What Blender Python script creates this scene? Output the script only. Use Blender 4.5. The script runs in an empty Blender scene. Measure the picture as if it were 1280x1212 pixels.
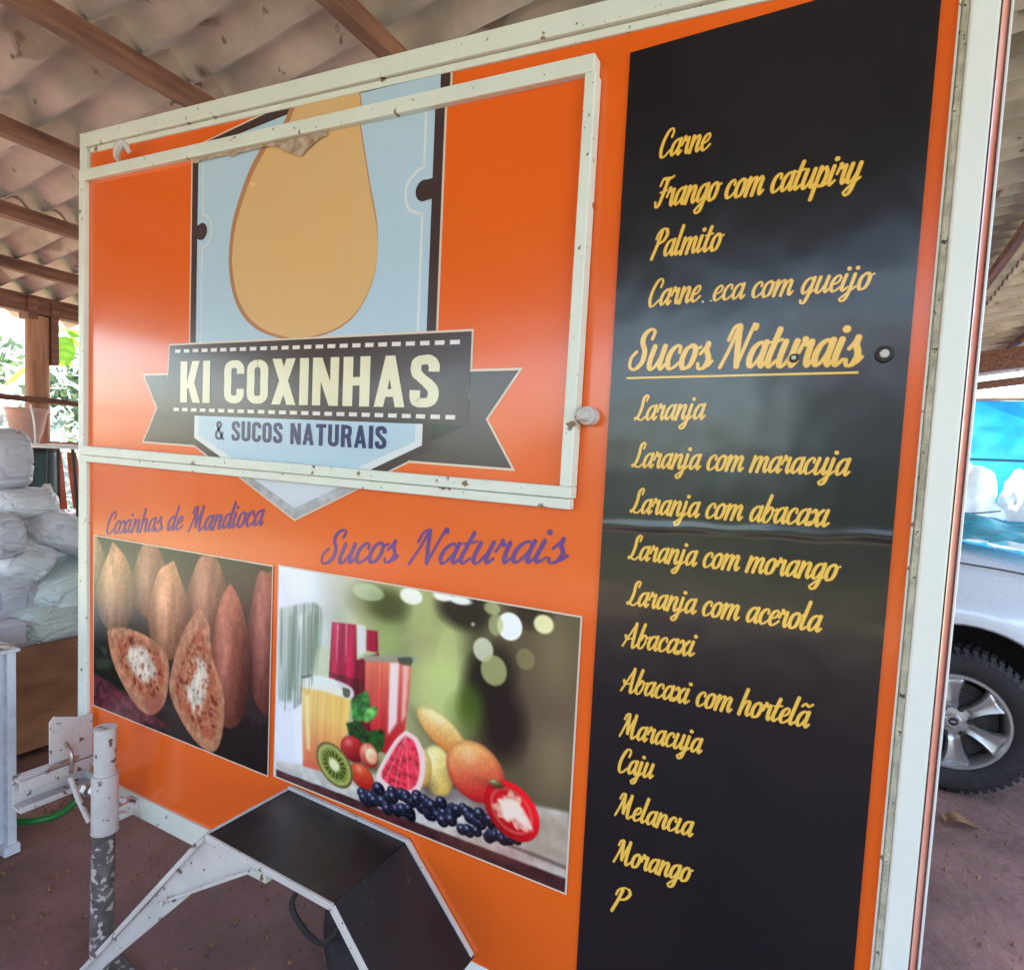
import bpy, bmesh, math, random
import numpy as np
from mathutils import Vector, Matrix
from mathutils.geometry import tessellate_polygon

random.seed(7); np.random.seed(7)
scn = bpy.context.scene
COL = scn.collection

# ------------------------------------------------------------------ camera
F, CX, CY = 770.0, 640.0, 633.0
VPY = 11642.0
_x = np.array([1430.0, 121.0, -F]); _x /= np.linalg.norm(_x)
_z = -np.array([-524.0 - .004 * VPY, VPY, F]); _z /= np.linalg.norm(_z)
_z -= _x * (_x @ _z); _z /= np.linalg.norm(_z)
_y = np.cross(_z, _x)
RW = np.array([_x, _y, _z])                 # world = RW @ lens axes (right, down, forward)
CAM = np.array([0.0, -1.0284, 1.5])
cd = bpy.data.cameras.new('camera'); cam = bpy.data.objects.new('camera', cd); COL.objects.link(cam)
cam.location = CAM
r_, d_, f_ = RW[:, 0], RW[:, 1], RW[:, 2]
cam.matrix_world = Matrix(((r_[0], -d_[0], -f_[0], CAM[0]), (r_[1], -d_[1], -f_[1], CAM[1]), (r_[2], -d_[2], -f_[2], CAM[2]), (0, 0, 0, 1)))
cd.sensor_fit = 'HORIZONTAL'; cd.sensor_width = 36; cd.lens = 36 * F / 1280
cd.shift_x = 0; cd.shift_y = (633.0 - 606.0) / 1280
cd.clip_end = 500; cd.clip_start = 0.02
scn.camera = cam

# ------------------------------------------------------------------ sky, sun, exposure
SUN_EL, SUN_AZ = math.radians(62), math.radians(-52)      # azimuth measured from +Y towards +X
w = bpy.data.worlds.new('World'); scn.world = w; w.use_nodes = True
nt = w.node_tree; bg = nt.nodes['Background']
sk = nt.nodes.new('ShaderNodeTexSky'); sk.sky_type = 'NISHITA'; sk.sun_disc = False
sk.sun_elevation = SUN_EL; sk.sun_rotation = SUN_AZ; sk.air_density = 1.2; sk.dust_density = 1.6
nt.links.new(sk.outputs[0], bg.inputs[0]); bg.inputs[1].default_value = 0.15
sd = bpy.data.lights.new('sun', 'SUN'); sd.energy = 4.5; sd.angle = math.radians(.5); sd.color = (1, .95, .87)
so = bpy.data.objects.new('sun', sd); COL.objects.link(so)
sv = Vector((math.sin(SUN_AZ) * math.cos(SUN_EL), math.cos(SUN_AZ) * math.cos(SUN_EL), math.sin(SUN_EL)))
so.rotation_euler = sv.to_track_quat('Z', 'Y').to_euler(); so.location = (0, 0, 20)
scn.view_settings.view_transform = 'Standard'; scn.view_settings.look = 'None'
scn.view_settings.exposure = 2.9; scn.view_settings.gamma = 1; scn.view_settings.use_curve_mapping = False
scn.cycles.max_bounces = 8; scn.cycles.diffuse_bounces = 5; scn.cycles.use_denoising = True

# ------------------------------------------------------------------ where things stand
def ray(px, py): return RW @ np.array([px - CX, py - CY, F])
def P(px, py, y=0.0):
    r = ray(px, py); q = CAM + (y - CAM[1]) / r[1] * r; return float(q[0]), float(q[2])
def PX(px, py, X):
    r = ray(px, py); q = CAM + (X - CAM[0]) / r[0] * r; return float(q[1]), float(q[2])
def GZ(px, py, z=0.0):
    r = ray(px, py); q = CAM + (z - CAM[2]) / r[2] * r; return float(q[0]), float(q[1])

# ------------------------------------------------------------------ materials
def mat(name, col, rough=.5, metal=0, spec=.5, var=.12, scale=6, bump=0, bscale=40, coat=0, spots=None, trans=0, stretch=None, col2=None):
    m = bpy.data.materials.new(name); m.use_nodes = True
    n = m.node_tree.nodes; l = m.node_tree.links; b = n['Principled BSDF']
    tc = n.new('ShaderNodeTexCoord'); mp = n.new('ShaderNodeMapping'); l.new(tc.outputs['Object'], mp.inputs[0])
    if stretch: mp.inputs['Scale'].default_value = stretch
    nz = n.new('ShaderNodeTexNoise'); nz.inputs['Scale'].default_value = scale; nz.inputs['Detail'].default_value = 6
    l.new(mp.outputs[0], nz.inputs['Vector'])
    rp = n.new('ShaderNodeValToRGB'); l.new(nz.outputs['Fac'], rp.inputs[0])
    c = np.array(col); lo = c * (1 - var); hi = np.minimum(c * (1 + var), 1) if col2 is None else np.array(col2)
    rp.color_ramp.elements[0].position = .3; rp.color_ramp.elements[1].position = .7
    rp.color_ramp.elements[0].color = (*lo, 1); rp.color_ramp.elements[1].color = (*hi, 1)
    out = rp.outputs[0]
    for (sc_, th, scol, dens) in (spots or []):
        s = n.new('ShaderNodeTexNoise'); s.inputs['Scale'].default_value = sc_; s.inputs['Detail'].default_value = dens
        l.new(tc.outputs['Object'], s.inputs['Vector'])
        r2 = n.new('ShaderNodeValToRGB'); r2.color_ramp.elements[0].position = th; r2.color_ramp.elements[1].position = th + .03
        l.new(s.outputs['Fac'], r2.inputs[0])
        mx = n.new('ShaderNodeMixRGB'); mx.inputs[2].default_value = (*scol, 1)
        l.new(r2.outputs[0], mx.inputs[0]); l.new(out, mx.inputs[1]); out = mx.outputs[0]
    l.new(out, b.inputs['Base Color'])
    b.inputs['Metallic'].default_value = metal; b.inputs['Specular IOR Level'].default_value = spec
    mr = n.new('ShaderNodeMapRange'); mr.inputs[3].default_value = max(rough - .06, .03); mr.inputs[4].default_value = min(rough + .1, 1)
    nr = n.new('ShaderNodeTexNoise'); nr.inputs['Scale'].default_value = scale * 2.3; nr.inputs['Detail'].default_value = 5
    l.new(tc.outputs['Object'], nr.inputs['Vector']); l.new(nr.outputs['Fac'], mr.inputs[0]); l.new(mr.outputs[0], b.inputs['Roughness'])
    if bump:
        bz = n.new('ShaderNodeTexNoise'); bz.inputs['Scale'].default_value = bscale; bz.inputs['Detail'].default_value = 5
        l.new(mp.outputs[0], bz.inputs['Vector'])
        bp = n.new('ShaderNodeBump'); bp.inputs['Strength'].default_value = bump; bp.inputs['Distance'].default_value = .01
        l.new(bz.outputs['Fac'], bp.inputs['Height']); l.new(bp.outputs[0], b.inputs['Normal'])
    if coat: b.inputs['Coat Weight'].default_value = coat; b.inputs['Coat Roughness'].default_value = .05 if coat > .75 and metal else .10
    if trans:
        tr = n.new('ShaderNodeBsdfTranslucent'); l.new(out, tr.inputs[0])
        ms = n.new('ShaderNodeMixShader'); ms.inputs[0].default_value = trans
        l.new(b.outputs[0], ms.inputs[1]); l.new(tr.outputs[0], ms.inputs[2]); l.new(ms.outputs[0], n['Material Output'].inputs[0])
    return m

SCR = [(90, .73, (.75, .68, .6), 8)]
M = {}
VIN = dict(rough=.2, var=.04, scale=2.5, bump=.05, bscale=5, spec=.5, coat=.22, spots=[(75, .77, (.62, .42, .33), 9)])
M['orange'] = mat('orange_vinyl', (.84, .125, .008), **VIN)
M['edgefilm'] = mat('glare_pink_edge_film', (.75, .20, .12), rough=.12, var=.15, scale=4, bump=.3, bscale=14, spec=.9, coat=1, col2=(.80, .36, .28))  # orange-pink colour and high gloss stand in for glare on the strip
M['black'] = mat('black_vinyl', (.005, .006, .009), rough=.2, var=.15, scale=3, bump=.07, bscale=4, spec=.6, coat=.2)
M['cream'] = mat('cream_paint', (.72, .75, .67), rough=.35, var=.05, scale=9, bump=.1, bscale=60, spots=[(30, .655, (.20, .12, .07), 9), (150, .7, (.07, .05, .045), 4)])
M['post_white'] = mat('corner_white_paint', (.78, .80, .76), rough=.3, var=.03, scale=5, bump=.04, bscale=20, spots=[(60, .76, (.4, .3, .2), 9)])
M['sealant'] = mat('old_sealant', (.58, .56, .45), rough=.7, var=.25, scale=60, bump=.6, bscale=80, spots=[(120, .64, (.1, .07, .06), 5)])
M['ink'] = mat('logo_dark_print', (.055, .032, .034), **VIN)
M['ink2'] = mat('logo_tail_print', (.065, .048, .052), **VIN)
M['fold'] = mat('logo_fold_print', (.012, .02, .014), **VIN)
M['sky_print'] = mat('logo_blue_print', (.47, .63, .76), **VIN)
M['silver_print'] = mat('logo_silver_print', (.42, .42, .46), rough=.25, var=.3, scale=30)
M['pale_print'] = mat('logo_pale_print', (.66, .70, .80), **VIN)
M['edge_print'] = mat('logo_cream_edge', (.76, .60, .47), **VIN)
M['white_print'] = mat('logo_white_print', (.72, .76, .78), **VIN)
M['cream_print'] = mat('logo_cream_letters', (.80, .74, .52), **VIN)
M['stitch'] = mat('logo_stitch_print', (.80, .72, .68), **VIN)
M['navy'] = mat('navy_letters', (.022, .022, .13), **VIN)
M['drop'] = mat('snack_print', (.76, .48, .23), rough=.22, var=.06, scale=3, col2=(.74, .44, .17))
M['drop_edge'] = mat('snack_edge_print', (.48, .22, .10), **VIN)
M['gold'] = mat('gold_letters', (.86, .52, .085), **VIN)
M['gold_edge'] = mat('gold_letter_outline', (.30, .13, .02), **VIN)
M['purple'] = mat('purple_letters', (.12, .035, .27), **VIN)
M['purple_edge'] = mat('purple_letter_outline', (.30, .07, .13), **VIN)
M['torn'] = mat('torn_vinyl', (.50, .26, .11), rough=.6, var=.5, scale=40, bump=.6, bscale=60, col2=(.62, .48, .38))
M['rust_white'] = mat('chipped_white_steel', (.58, .54, .52), rough=.45, var=.08, scale=12, bump=.3, bscale=40, spots=[(28, .63, (.15, .08, .055), 8), (70, .7, (.03, .02, .02), 2)])
M['rusty'] = mat('rusty_leg_steel', (.13, .11, .11), rough=.6, var=.4, scale=25, bump=.5, bscale=60, spots=[(45, .56, (.55, .47, .44), 7)])
M['steel'] = mat('dull_bolt_steel', (.45, .4, .36), rough=.35, metal=.8, var=.3, scale=50)
M['rubber_black'] = mat('black_rubber', (.012, .012, .015), rough=.40, var=.6, scale=5, bump=.25, bscale=9, spots=[(90, .72, (.08, .075, .07), 4), (5, .62, (.035, .028, .026), 10)])
M['tyre'] = mat('tyre_rubber', (.022, .018, .021), rough=.75, var=.3, scale=30, bump=.3, bscale=60)
M['alloy'] = mat('alloy_wheel', (.52, .50, .50), rough=.28, metal=.7, var=.1, scale=8)
M['darkpart'] = mat('dark_metal_parts', (.02, .017, .018), rough=.6)
M['carpaint'] = mat('silver_car_paint', (.66, .69, .78), rough=.25, metal=.15, var=.03, scale=3, coat=.8)
M['glass'] = mat('dark_car_glass', (.02, .025, .03), rough=.05, spec=.8)
M['lamp'] = mat('headlight_glass', (.7, .7, .72), rough=.08, metal=.3)
M['hose'] = mat('green_hose', (.015, .20, .04), rough=.3)
M['wood'] = mat('red_brown_beam', (.15, .048, .033), rough=.7, var=.45, scale=5, stretch=(6, .7, 6), bump=.4, bscale=14, col2=(.24, .095, .06))
M['woodpost'] = mat('orange_brown_post', (.36, .13, .06), rough=.7, var=.4, scale=4, stretch=(6, 6, .6), bump=.4, bscale=14, col2=(.46, .21, .12))
M['woodpale'] = mat('weathered_rafter', (.30, .19, .12), rough=.8, var=.4, scale=5, stretch=(1, 6, 6), bump=.4, bscale=14)
M['cement'] = mat('fibre_cement_sheet', (.46, .37, .34), rough=.85, var=.35, scale=3.0, bump=.5, bscale=40, spots=[(2.2, .58, (.28, .21, .18), 12), (9, .66, (.17, .12, .10), 9)])
M['cementold'] = mat('stained_fibre_cement_sheet', (.40, .32, .28), rough=.85, var=.35, scale=3.5, bump=.3, bscale=30, spots=[(3, .6, (.2, .15, .12), 9)])
M['dirt'] = mat('red_dirt', (.26, .125, .105), rough=.9, var=.4, scale=2.2, bump=1, bscale=22, spots=[(50, .68, (.12, .06, .045), 6), (24, .72, (.34, .22, .19), 6)])
M['field'] = mat('green_bounce_ground', (.20, .24, .11), rough=.95, var=.3, scale=1.2, bump=.8, bscale=30, col2=(.36, .34, .22))  # greenish ground colour chosen to bounce neutral light into the shed
M['sack1'] = mat('white_woven_sack', (.62, .62, .66), rough=.42, var=.22, scale=5, bump=.9, bscale=14)
M['sack2'] = mat('greenish_woven_sack', (.58, .64, .62), rough=.42, var=.22, scale=5, bump=.6, bscale=24)
M['sack3'] = mat('grey_plastic_sack', (.50, .49, .55), rough=.32, var=.25, scale=5, bump=.7, bscale=18)
M['sackneck'] = mat('bunched_sack_mouth', (.60, .56, .54), rough=.55, var=.3, scale=20, bump=.7, bscale=60)
M['brownboard'] = mat('brown_chest_board', (.30, .12, .065), rough=.4, var=.3, scale=4, stretch=(1, 1, 3), col2=(.38, .17, .09))
M['paletop'] = mat('pale_chest_lid', (.42, .37, .40), rough=.5)
M['alu'] = mat('white_enamel_frame', (.62, .62, .70), rough=.25, var=.1, scale=10, spots=[(40, .70, (.25, .18, .16), 6)])
M['redplastic'] = mat('orange_plastic', (.62, .15, .07), rough=.4, var=.2, scale=5)
M['teal'] = mat('dark_green_plastic', (.02, .06, .055), rough=.4)
M['pinkclay'] = mat('pale_clay', (.50, .30, .25), rough=.7, var=.2, scale=7)
M['whiteplastic'] = mat('white_plastic', (.78, .78, .74), rough=.4)
M['tarp'] = mat('blue_tarpaulin', (.015, .23, .66), rough=.3, var=.3, scale=1.8, trans=.4, bump=.8, bscale=5)
M['cloth'] = mat('turquoise_plastic_sheet', (.02, .42, .62), rough=.3, var=.25, scale=3, bump=.5, bscale=8, trans=.2, col2=(.15, .6, .7))
M['paleplastic'] = mat('pale_plastic_wrap', (.75, .80, .80), rough=.35, var=.15, scale=4, trans=.3, bump=.6, bscale=8)
M['leafy'] = mat('banana_leaf', (.16, .38, .03), rough=.4, var=.3, scale=6, trans=.5, col2=(.30, .5, .06))
M['leaf1'] = mat('garden_leaves', (.07, .12, .05), rough=.6, var=.4, scale=1.5, trans=.3, col2=(.13, .2, .10))
M['leaf2'] = mat('glare_pale_leaves', (.20, .27, .22), rough=.6, var=.4, scale=1.5, trans=.35, col2=(.42, .47, .42))  # leaf colour lifted to imitate the overexposed garden
M['bark'] = mat('grey_bark', (.28, .25, .23), rough=.9, var=.3, scale=12, bump=.6, bscale=30)
M['dryleaf'] = mat('dry_leaf', (.22, .10, .04), rough=.7, var=.4, scale=20)
M['plaster'] = mat('grey_house_plaster', (.27, .28, .28), rough=.9, var=.1, scale=2, bump=.2, bscale=40)
M['claytile'] = mat('house_roof_sheets', (.16, .15, .14), rough=.8, var=.3, scale=10)

# ------------------------------------------------------------------ mesh helpers
class MB:
    def __init__(s): s.v = []; s.f = []; s.mi = []; s.uv = None
    def add(s, vs, fs, mi=0):
        o = len(s.v); s.v += [tuple(map(float, q)) for q in vs]; s.f += [tuple(i + o for i in f) for f in fs]; s.mi += [mi] * len(fs); return s
    def box(s, a, b, mi=0, rot=None, piv=None, bev=0):
        x0, y0, z0 = a; x1, y1, z1 = b
        vs = [(x0, y0, z0), (x1, y0, z0), (x1, y1, z0), (x0, y1, z0), (x0, y0, z1), (x1, y0, z1), (x1, y1, z1), (x0, y1, z1)]
        if rot is not None:
            pv = Vector(piv if piv is not None else ((x0 + x1) / 2, (y0 + y1) / 2, (z0 + z1) / 2)); vs = [tuple(rot @ (Vector(q) - pv) + pv) for q in vs]
        return s.add(vs, [(0, 3, 2, 1), (4, 5, 6, 7), (0, 1, 5, 4), (1, 2, 6, 5), (2, 3, 7, 6), (3, 0, 4, 7)], mi)
    def tube(s, pts, r, n=10, mi=0, cap=True, sub=0):
        pts = [Vector(p) for p in pts]
        if sub: pts = [Vector(q) for q in cr([tuple(p) for p in pts], sub)]
        k = len(pts); rs = r if hasattr(r, '__len__') else [r] * k
        if len(rs) != k: rs = list(np.interp(np.linspace(0, 1, k), np.linspace(0, 1, len(rs)), rs))
        vs = []; u = None
        for i, p in enumerate(pts):
            t = (pts[min(i + 1, k - 1)] - pts[max(i - 1, 0)]).normalized()
            if u is None: u = t.orthogonal().normalized()
            else: u = (u - t * u.dot(t)).normalized()
            q = t.cross(u)
            for j in range(n):
                a = 2 * math.pi * j / n; vs.append(p + (u * math.cos(a) + q * math.sin(a)) * rs[i])
        fs = [(i * n + j, i * n + (j + 1) % n, (i + 1) * n + (j + 1) % n, (i + 1) * n + j) for i in range(k - 1) for j in range(n)]
        if cap: fs += [tuple(range(n - 1, -1, -1)), tuple((k - 1) * n + j for j in range(n))]
        return s.add(vs, fs, mi)
    def beam(s, a, b, w_, h_, mi=0, up=(0, 0, 1)):
        a = Vector(a); b = Vector(b); t = (b - a).normalized(); up = Vector(up); sd_ = t.cross(up).normalized(); up = sd_.cross(t)
        vs = []
        for p in (a, b):
            for (i, j) in ((-1, -1), (1, -1), (1, 1), (-1, 1)): vs.append(p + sd_ * i * w_ / 2 + up * j * h_ / 2)
        return s.add(vs, [(0, 1, 2, 3), (7, 6, 5, 4), (0, 4, 5, 1), (1, 5, 6, 2), (2, 6, 7, 3), (3, 7, 4, 0)], mi)
    def lathe(s, prof, c, axis='Z', n=32, mi=0):
        vs = []; k = len(prof)
        for j in range(n):
            a = 2 * math.pi * j / n; ca, sa = math.cos(a), math.sin(a)
            for (r, h) in prof:
                vs.append({'Z': (c[0] + r * ca, c[1] + r * sa, c[2] + h), 'Y': (c[0] + r * ca, c[1] + h, c[2] + r * sa), 'X': (c[0] + h, c[1] + r * ca, c[2] + r * sa)}[axis])
        fs = [(j * k + i, ((j + 1) % n) * k + i, ((j + 1) % n) * k + i + 1, j * k + i + 1) for j in range(n) for i in range(k - 1)]
        return s.add(vs, fs, mi)
    def prism(s, poly, y0, y1, mi=0):          # poly in (X, Z), thickness along Y
        n = len(poly); vs = [(x, y0, z) for x, z in poly] + [(x, y1, z) for x, z in poly]
        fs = [(i, (i + 1) % n, n + (i + 1) % n, n + i) for i in range(n)]
        tri = tessellate_polygon([[Vector((x, z, 0)) for x, z in poly]])
        for t in tri: fs += [tuple(t), tuple(n + q for q in t)]
        return s.add(vs, fs, mi)
    def flat(s, poly, y, mi=0):
        s.add([(x, y, z) for x, z in poly], [tuple(t) for t in tessellate_polygon([[Vector((x, z, 0)) for x, z in poly]])], mi); return s
    def build(s, name, mats, parent=None, smooth=False, bevel=0, sub=0, kind=None, origin=None, fixn=True):
        root = parent
        while root is not None and root.parent is not None: root = root.parent
        org = Vector(origin) if origin else (root.location.copy() if root is not None else Vector((0, 0, 0)))
        me = bpy.data.meshes.new(name); me.from_pydata([tuple(Vector(q) - org) for q in s.v], [], s.f)
        if not isinstance(mats, (list, tuple)): mats = [mats]
        for q in mats: me.materials.append(q)
        me.polygons.foreach_set('material_index', s.mi)
        if fixn:
            bm = bmesh.new(); bm.from_mesh(me); bmesh.ops.recalc_face_normals(bm, faces=bm.faces); bm.to_mesh(me); bm.free()
        if smooth:
            me.polygons.foreach_set('use_smooth', [True] * len(me.polygons))
            try: me.set_sharp_from_angle(angle=math.radians(38 if smooth is True else smooth))
            except Exception: pass
        me.update(); o = bpy.data.objects.new(name, me); COL.objects.link(o)
        if parent is not None: o.parent = parent
        elif origin: o.location = origin
        if bevel:
            b = o.modifiers.new('bevel', 'BEVEL'); b.width = bevel; b.segments = 2; b.limit_method = 'ANGLE'
        if sub:
            b = o.modifiers.new('sub', 'SUBSURF'); b.levels = b.render_levels = sub
        if kind: o['kind'] = kind
        return o

def cr(pts, sub=6):
    pts = [np.array(p, float) for p in pts]
    if len(pts) == 2: return [pts[0] + (pts[1] - pts[0]) * t / sub for t in range(sub + 1)]
    e = [2 * pts[0] - pts[1]] + pts + [2 * pts[-1] - pts[-2]]; out = []
    for i in range(1, len(e) - 2):
        for t in range(sub):
            u = t / sub; a, b, c, d = e[i - 1], e[i], e[i + 1], e[i + 2]
            out.append(.5 * (2 * b + (c - a) * u + (2 * a - 5 * b + 4 * c - d) * u * u + (3 * b - a - 3 * c + d) * u ** 3))
    out.append(pts[-1]); return out

def tag(o, label=None, cat=None, group=None, kind=None):
    if label: o['label'] = label
    if cat: o['category'] = cat
    if group: o['group'] = group
    if kind: o['kind'] = kind
    return o
def thing(name, loc, label, cat, group=None):
    o = bpy.data.objects.new(name, None); COL.objects.link(o); o.location = loc; o.empty_display_size = .1
    return tag(o, label, cat, group)
def copy_tree(o, parent=None):
    c = o.copy(); COL.objects.link(c); c.parent = parent
    for ch in list(o.children): copy_tree(ch, c)
    return c

# ------------------------------------------------------------------ ground
g = MB(); N = 90
xs = np.concatenate([np.linspace(-60, -6, 22)[:-1], np.linspace(-6, 4, 60), np.linspace(4, 60, 22)[1:]])
ys = np.concatenate([np.linspace(-60, -3, 20)[:-1], np.linspace(-3, 5, 50), np.linspace(5, 60, 24)[1:]])
from mathutils import noise as mn
vs = [(x, y, .012 * mn.noise(Vector((x * 1.3, y * 1.3, 0))) + .004 * mn.noise(Vector((x * 6, y * 6, 3))) - .012) for y in ys for x in xs]
nx = len(xs)
g.add(vs, [(j * nx + i, j * nx + i + 1, (j + 1) * nx + i + 1, (j + 1) * nx + i) for j in range(len(ys) - 1) for i in range(nx - 1)])
g.build('ground', M['dirt'], smooth=80, kind='structure')

gg = MB(); z_ = .006  # green ground added outside the shed to offset the red bounce light
for (x0_, x1_, y0_, y1_) in ((-60, -6.0, -60, 60), (-6.0, 60, -60, -5.9), (3.3, 60, -5.9, 60)):
    gg.add([(x0_, y0_, z_), (x1_, y0_, z_), (x1_, y1_, z_), (x0_, y1_, z_)], [(0, 1, 2, 3)])
gg.build('bounce_ground', M['field'], kind='structure')

# ------------------------------------------------------------------ shed: sheets, purlins, beams, posts
SL = math.tan(math.radians(7.5)); H0 = 3.2
def rz(x): return H0 + SL * x
shed = thing('open_shed', (-5.1, 1.25, 0), 'open timber shed with a corrugated fibre-cement roof over the food trailer', 'shed')
def sheet_mesh(L=1.86, W=1.10, waves=6):
    m = MB(); k = waves * 8 + 1; t = .006; vs = []
    for a in range(2):
        for i in range(k):
            y = W * i / (k - 1); z = .031 * math.cos(2 * math.pi * waves * i / (k - 1)); vs.append((a * L, y, a * L * SL + z))
    for a in range(2):
        for i in range(k):
            y = W * i / (k - 1); z = .031 * math.cos(2 * math.pi * waves * i / (k - 1)) + t; vs.append((a * L, y, a * L * SL + z))
    fs = []
    for i in range(k - 1):
        fs.append((i, i + 1, k + i + 1, k + i)); fs.append((2 * k + i, 3 * k + i, 3 * k + i + 1, 2 * k + i + 1))
        fs.append((i, 2 * k + i, 2 * k + i + 1, i + 1)); fs.append((k + i, k + i + 1, 3 * k + i + 1, 3 * k + i))
    m.add(vs, fs); return m
proto = sheet_mesh().build('roof_sheet', M['cement'], smooth=60); me_a = proto.data
me_b = me_a.copy(); me_b.materials[0] = M['cementold']; bpy.data.objects.remove(proto)
X0 = -5.75
for i in range(5):
    for j in range(17):
        o = bpy.data.objects.new('roof_sheet', me_a if random.random() < .6 else me_b); COL.objects.link(o); o.parent = shed
        x = X0 + i * 1.72; y = -4.345 + j * 1.055
        if y > 11.5: continue
        o.location = Vector((x, y, rz(x) + .034 + (.012 if i % 2 else 0) + (.004 if j % 2 else 0) + random.uniform(0, .004))) - shed.location
        o.rotation_euler = (random.uniform(-.002, .002), random.uniform(-.003, .003), random.uniform(-.002, .002))
pur = [-5.12, -4.52, -3.82, -3.08, -2.33, -1.55, -.75, .1, .95, 1.8, 2.75]
for k, x in enumerate(pur):
    b = MB(); hh = .068 if k else .12; y = -4.4; ww = .055 if k else .10
    pts = [(x + random.uniform(-.008, .008), y + .05 + q * 1.46, rz(x) - hh / 2 - .002 + random.uniform(-.003, 0)) for q in range(11)]
    for a, c in zip(pts[:-1], pts[1:]): b.beam(a, c, ww, hh)
    b.build('purlin', M['wood'], shed)
b = MB(); b.beam((-5.7, 1.95, rz(-5.7) - .155), (-2.1, 1.95, rz(-2.1) - .155), .07, .10); b.build('rafter', M['woodpale'], shed)
for yy in (9.0, 11.62):
    b = MB(); b.beam((-5.6, yy, rz(-5.6) - .25), (3.0, yy, rz(3.0) - .25), .14, .26 if yy < 10 else .12); b.build('rafter', M['wood'], shed)
b = MB(); b.beam((-5.6, -4.2, rz(-5.6) - .16), (3.0, -4.2, rz(3.0) - .16), .10, .14); b.build('rafter', M['wood'], shed)
def post(x, y, top, w_=.13):
    b = MB(); b.tube([(x, y, -.05), (x + .01, y, top * .4), (x - .006, y + .006, top)], [w_ / 2 * 1.12, w_ / 2, w_ / 2 * .95], n=14, sub=4)
    return b.build('post', M['woodpost'], shed, smooth=50)
post(-5.12, 1.25, rz(-5.12) - .14, .15)
b = MB(); b.box((-5.2, 1.25 + .065, 2.06), (-5.06, 1.25 + .115, 2.50)); b.box((-5.19, 1.17, 2.36), (-5.05, 1.23, 2.50)); b.build('post_cleat', M['wood'], shed, bevel=.004)
post(-5.12, 5.6, rz(-5.12) - .14); post(-5.12, -4.1, rz(-5.12) - .12); post(2.75, -4.1, rz(2.75) - .22); post(2.75, 9, rz(2.75) - .38); post(-1.5, 11.6, rz(-1.5) - .32); post(-5.12, 11.5, rz(-5.12) - .14)
# rails tied across the posts on the garden side
ra = MB(); y0, z0 = PX(0, 496, -5.1); y1, z1 = PX(105, 506, -5.1)
ra.tube([(-5.02, -4.1, z0 - .05), (-5.02, y0, z0), (-5.02, y1, z1 - .005), (-5.02, 5.6, z1 - .02)], .02, n=8, sub=4); ra.build('rail', M['wood'], shed, smooth=True)
ra = MB(); y0, z0 = PX(20, 549, -5.1); y1, z1 = PX(105, 553, -5.1)
ra.beam((-5.1, -4.1, z0 - .03), (-5.1, 5.6, z1 - .02), .05, .045); ra.build('rail', M['wood'], shed)

# ------------------------------------------------------------------ food trailer
TR = thing('food_trailer', (-.95, .75, 0), 'orange food trailer with a juice and snack menu printed on its side', 'food trailer')
L0 = P(106, 172); L1 = P(180, 153.7)
def ztop(x): return L0[1] + (x - L0[0]) * (L1[1] - L0[1]) / (L1[0] - L0[0])
XR = .148; XL = -2.04; ZB = .437
# box body behind the printed sides
b = MB(); poly = [(XL + .006, ZB + .02), (XR - .006, ZB + .02), (XR - .006, ztop(XR) - .006), (XL + .006, ztop(XL) - .006)]
b.prism(poly, .002, 1.55); b.build('body_shell', M['post_white'], TR)
sp = MB(); xb0 = P(116, 600)[0]
sp.box((XL + .05, -.002, .50), (.085, .0015, ztop(.085) - .02))
xg = np.linspace(XL + .05, .0875, 60); zg = np.linspace(.498, 1, 40)
sp = MB(); vs = []
for j in range(41):
    for x in np.linspace(XL + .045, .0865, 61):
        z = .498 + (ztop(x) - .022 - .498) * j / 40
        vs.append((x, -.0040 + -.0016 * mn.noise(Vector((x * 3, z * 3, 1))), z))
sp.add(vs, [(j * 61 + i, j * 61 + i + 1, (j + 1) * 61 + i + 1, (j + 1) * 61 + i) for j in range(40) for i in range(60)])
side = sp.build('side_panel', M['orange'], TR, smooth=80)
# trims
def strip(name, quad, m, y0, y1, parent=TR, bevel=.0015):
    return MB().prism(quad, y0, y1).build(name, m, parent, bevel=bevel)
zt = lambda x, d: ztop(x) - d
strip('corner_trim', [(P(103, 900)[0], .50), (P(114, 900)[0] + .004, .50), (P(113, 300)[0], zt(-2.0, .03)), (P(106, 180)[0], zt(-2.03, .001))], M['cream'], -.014, .05)
strip('top_trim', [(-2.012, zt(-2.012, .036)), (XR, zt(XR, .036)), (XR, zt(XR, -.002)), (-2.034, zt(-2.034, -.002))], M['cream'], -.016, .04)
strip('top_trim', [(-1.99, zt(-1.99, .052)), (.08, zt(.08, .052)), (.08, zt(.08, .038)), (-1.99, zt(-1.99, .038))], M['cream'], -.009, .04)
strip('bottom_trim', [(-2.03, .437), (P(337, 1100)[0], .440), (P(337, 1080)[0], .502), (-2.03, .500)], M['cream'], -.012, .05)
strip('bottom_trim', [(-.50, .437), (XR, .437), (XR, .50), (-.50, .50)], M['cream'], -.012, .05)
def xs_at(px): return P(px, 400)[0]
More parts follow.
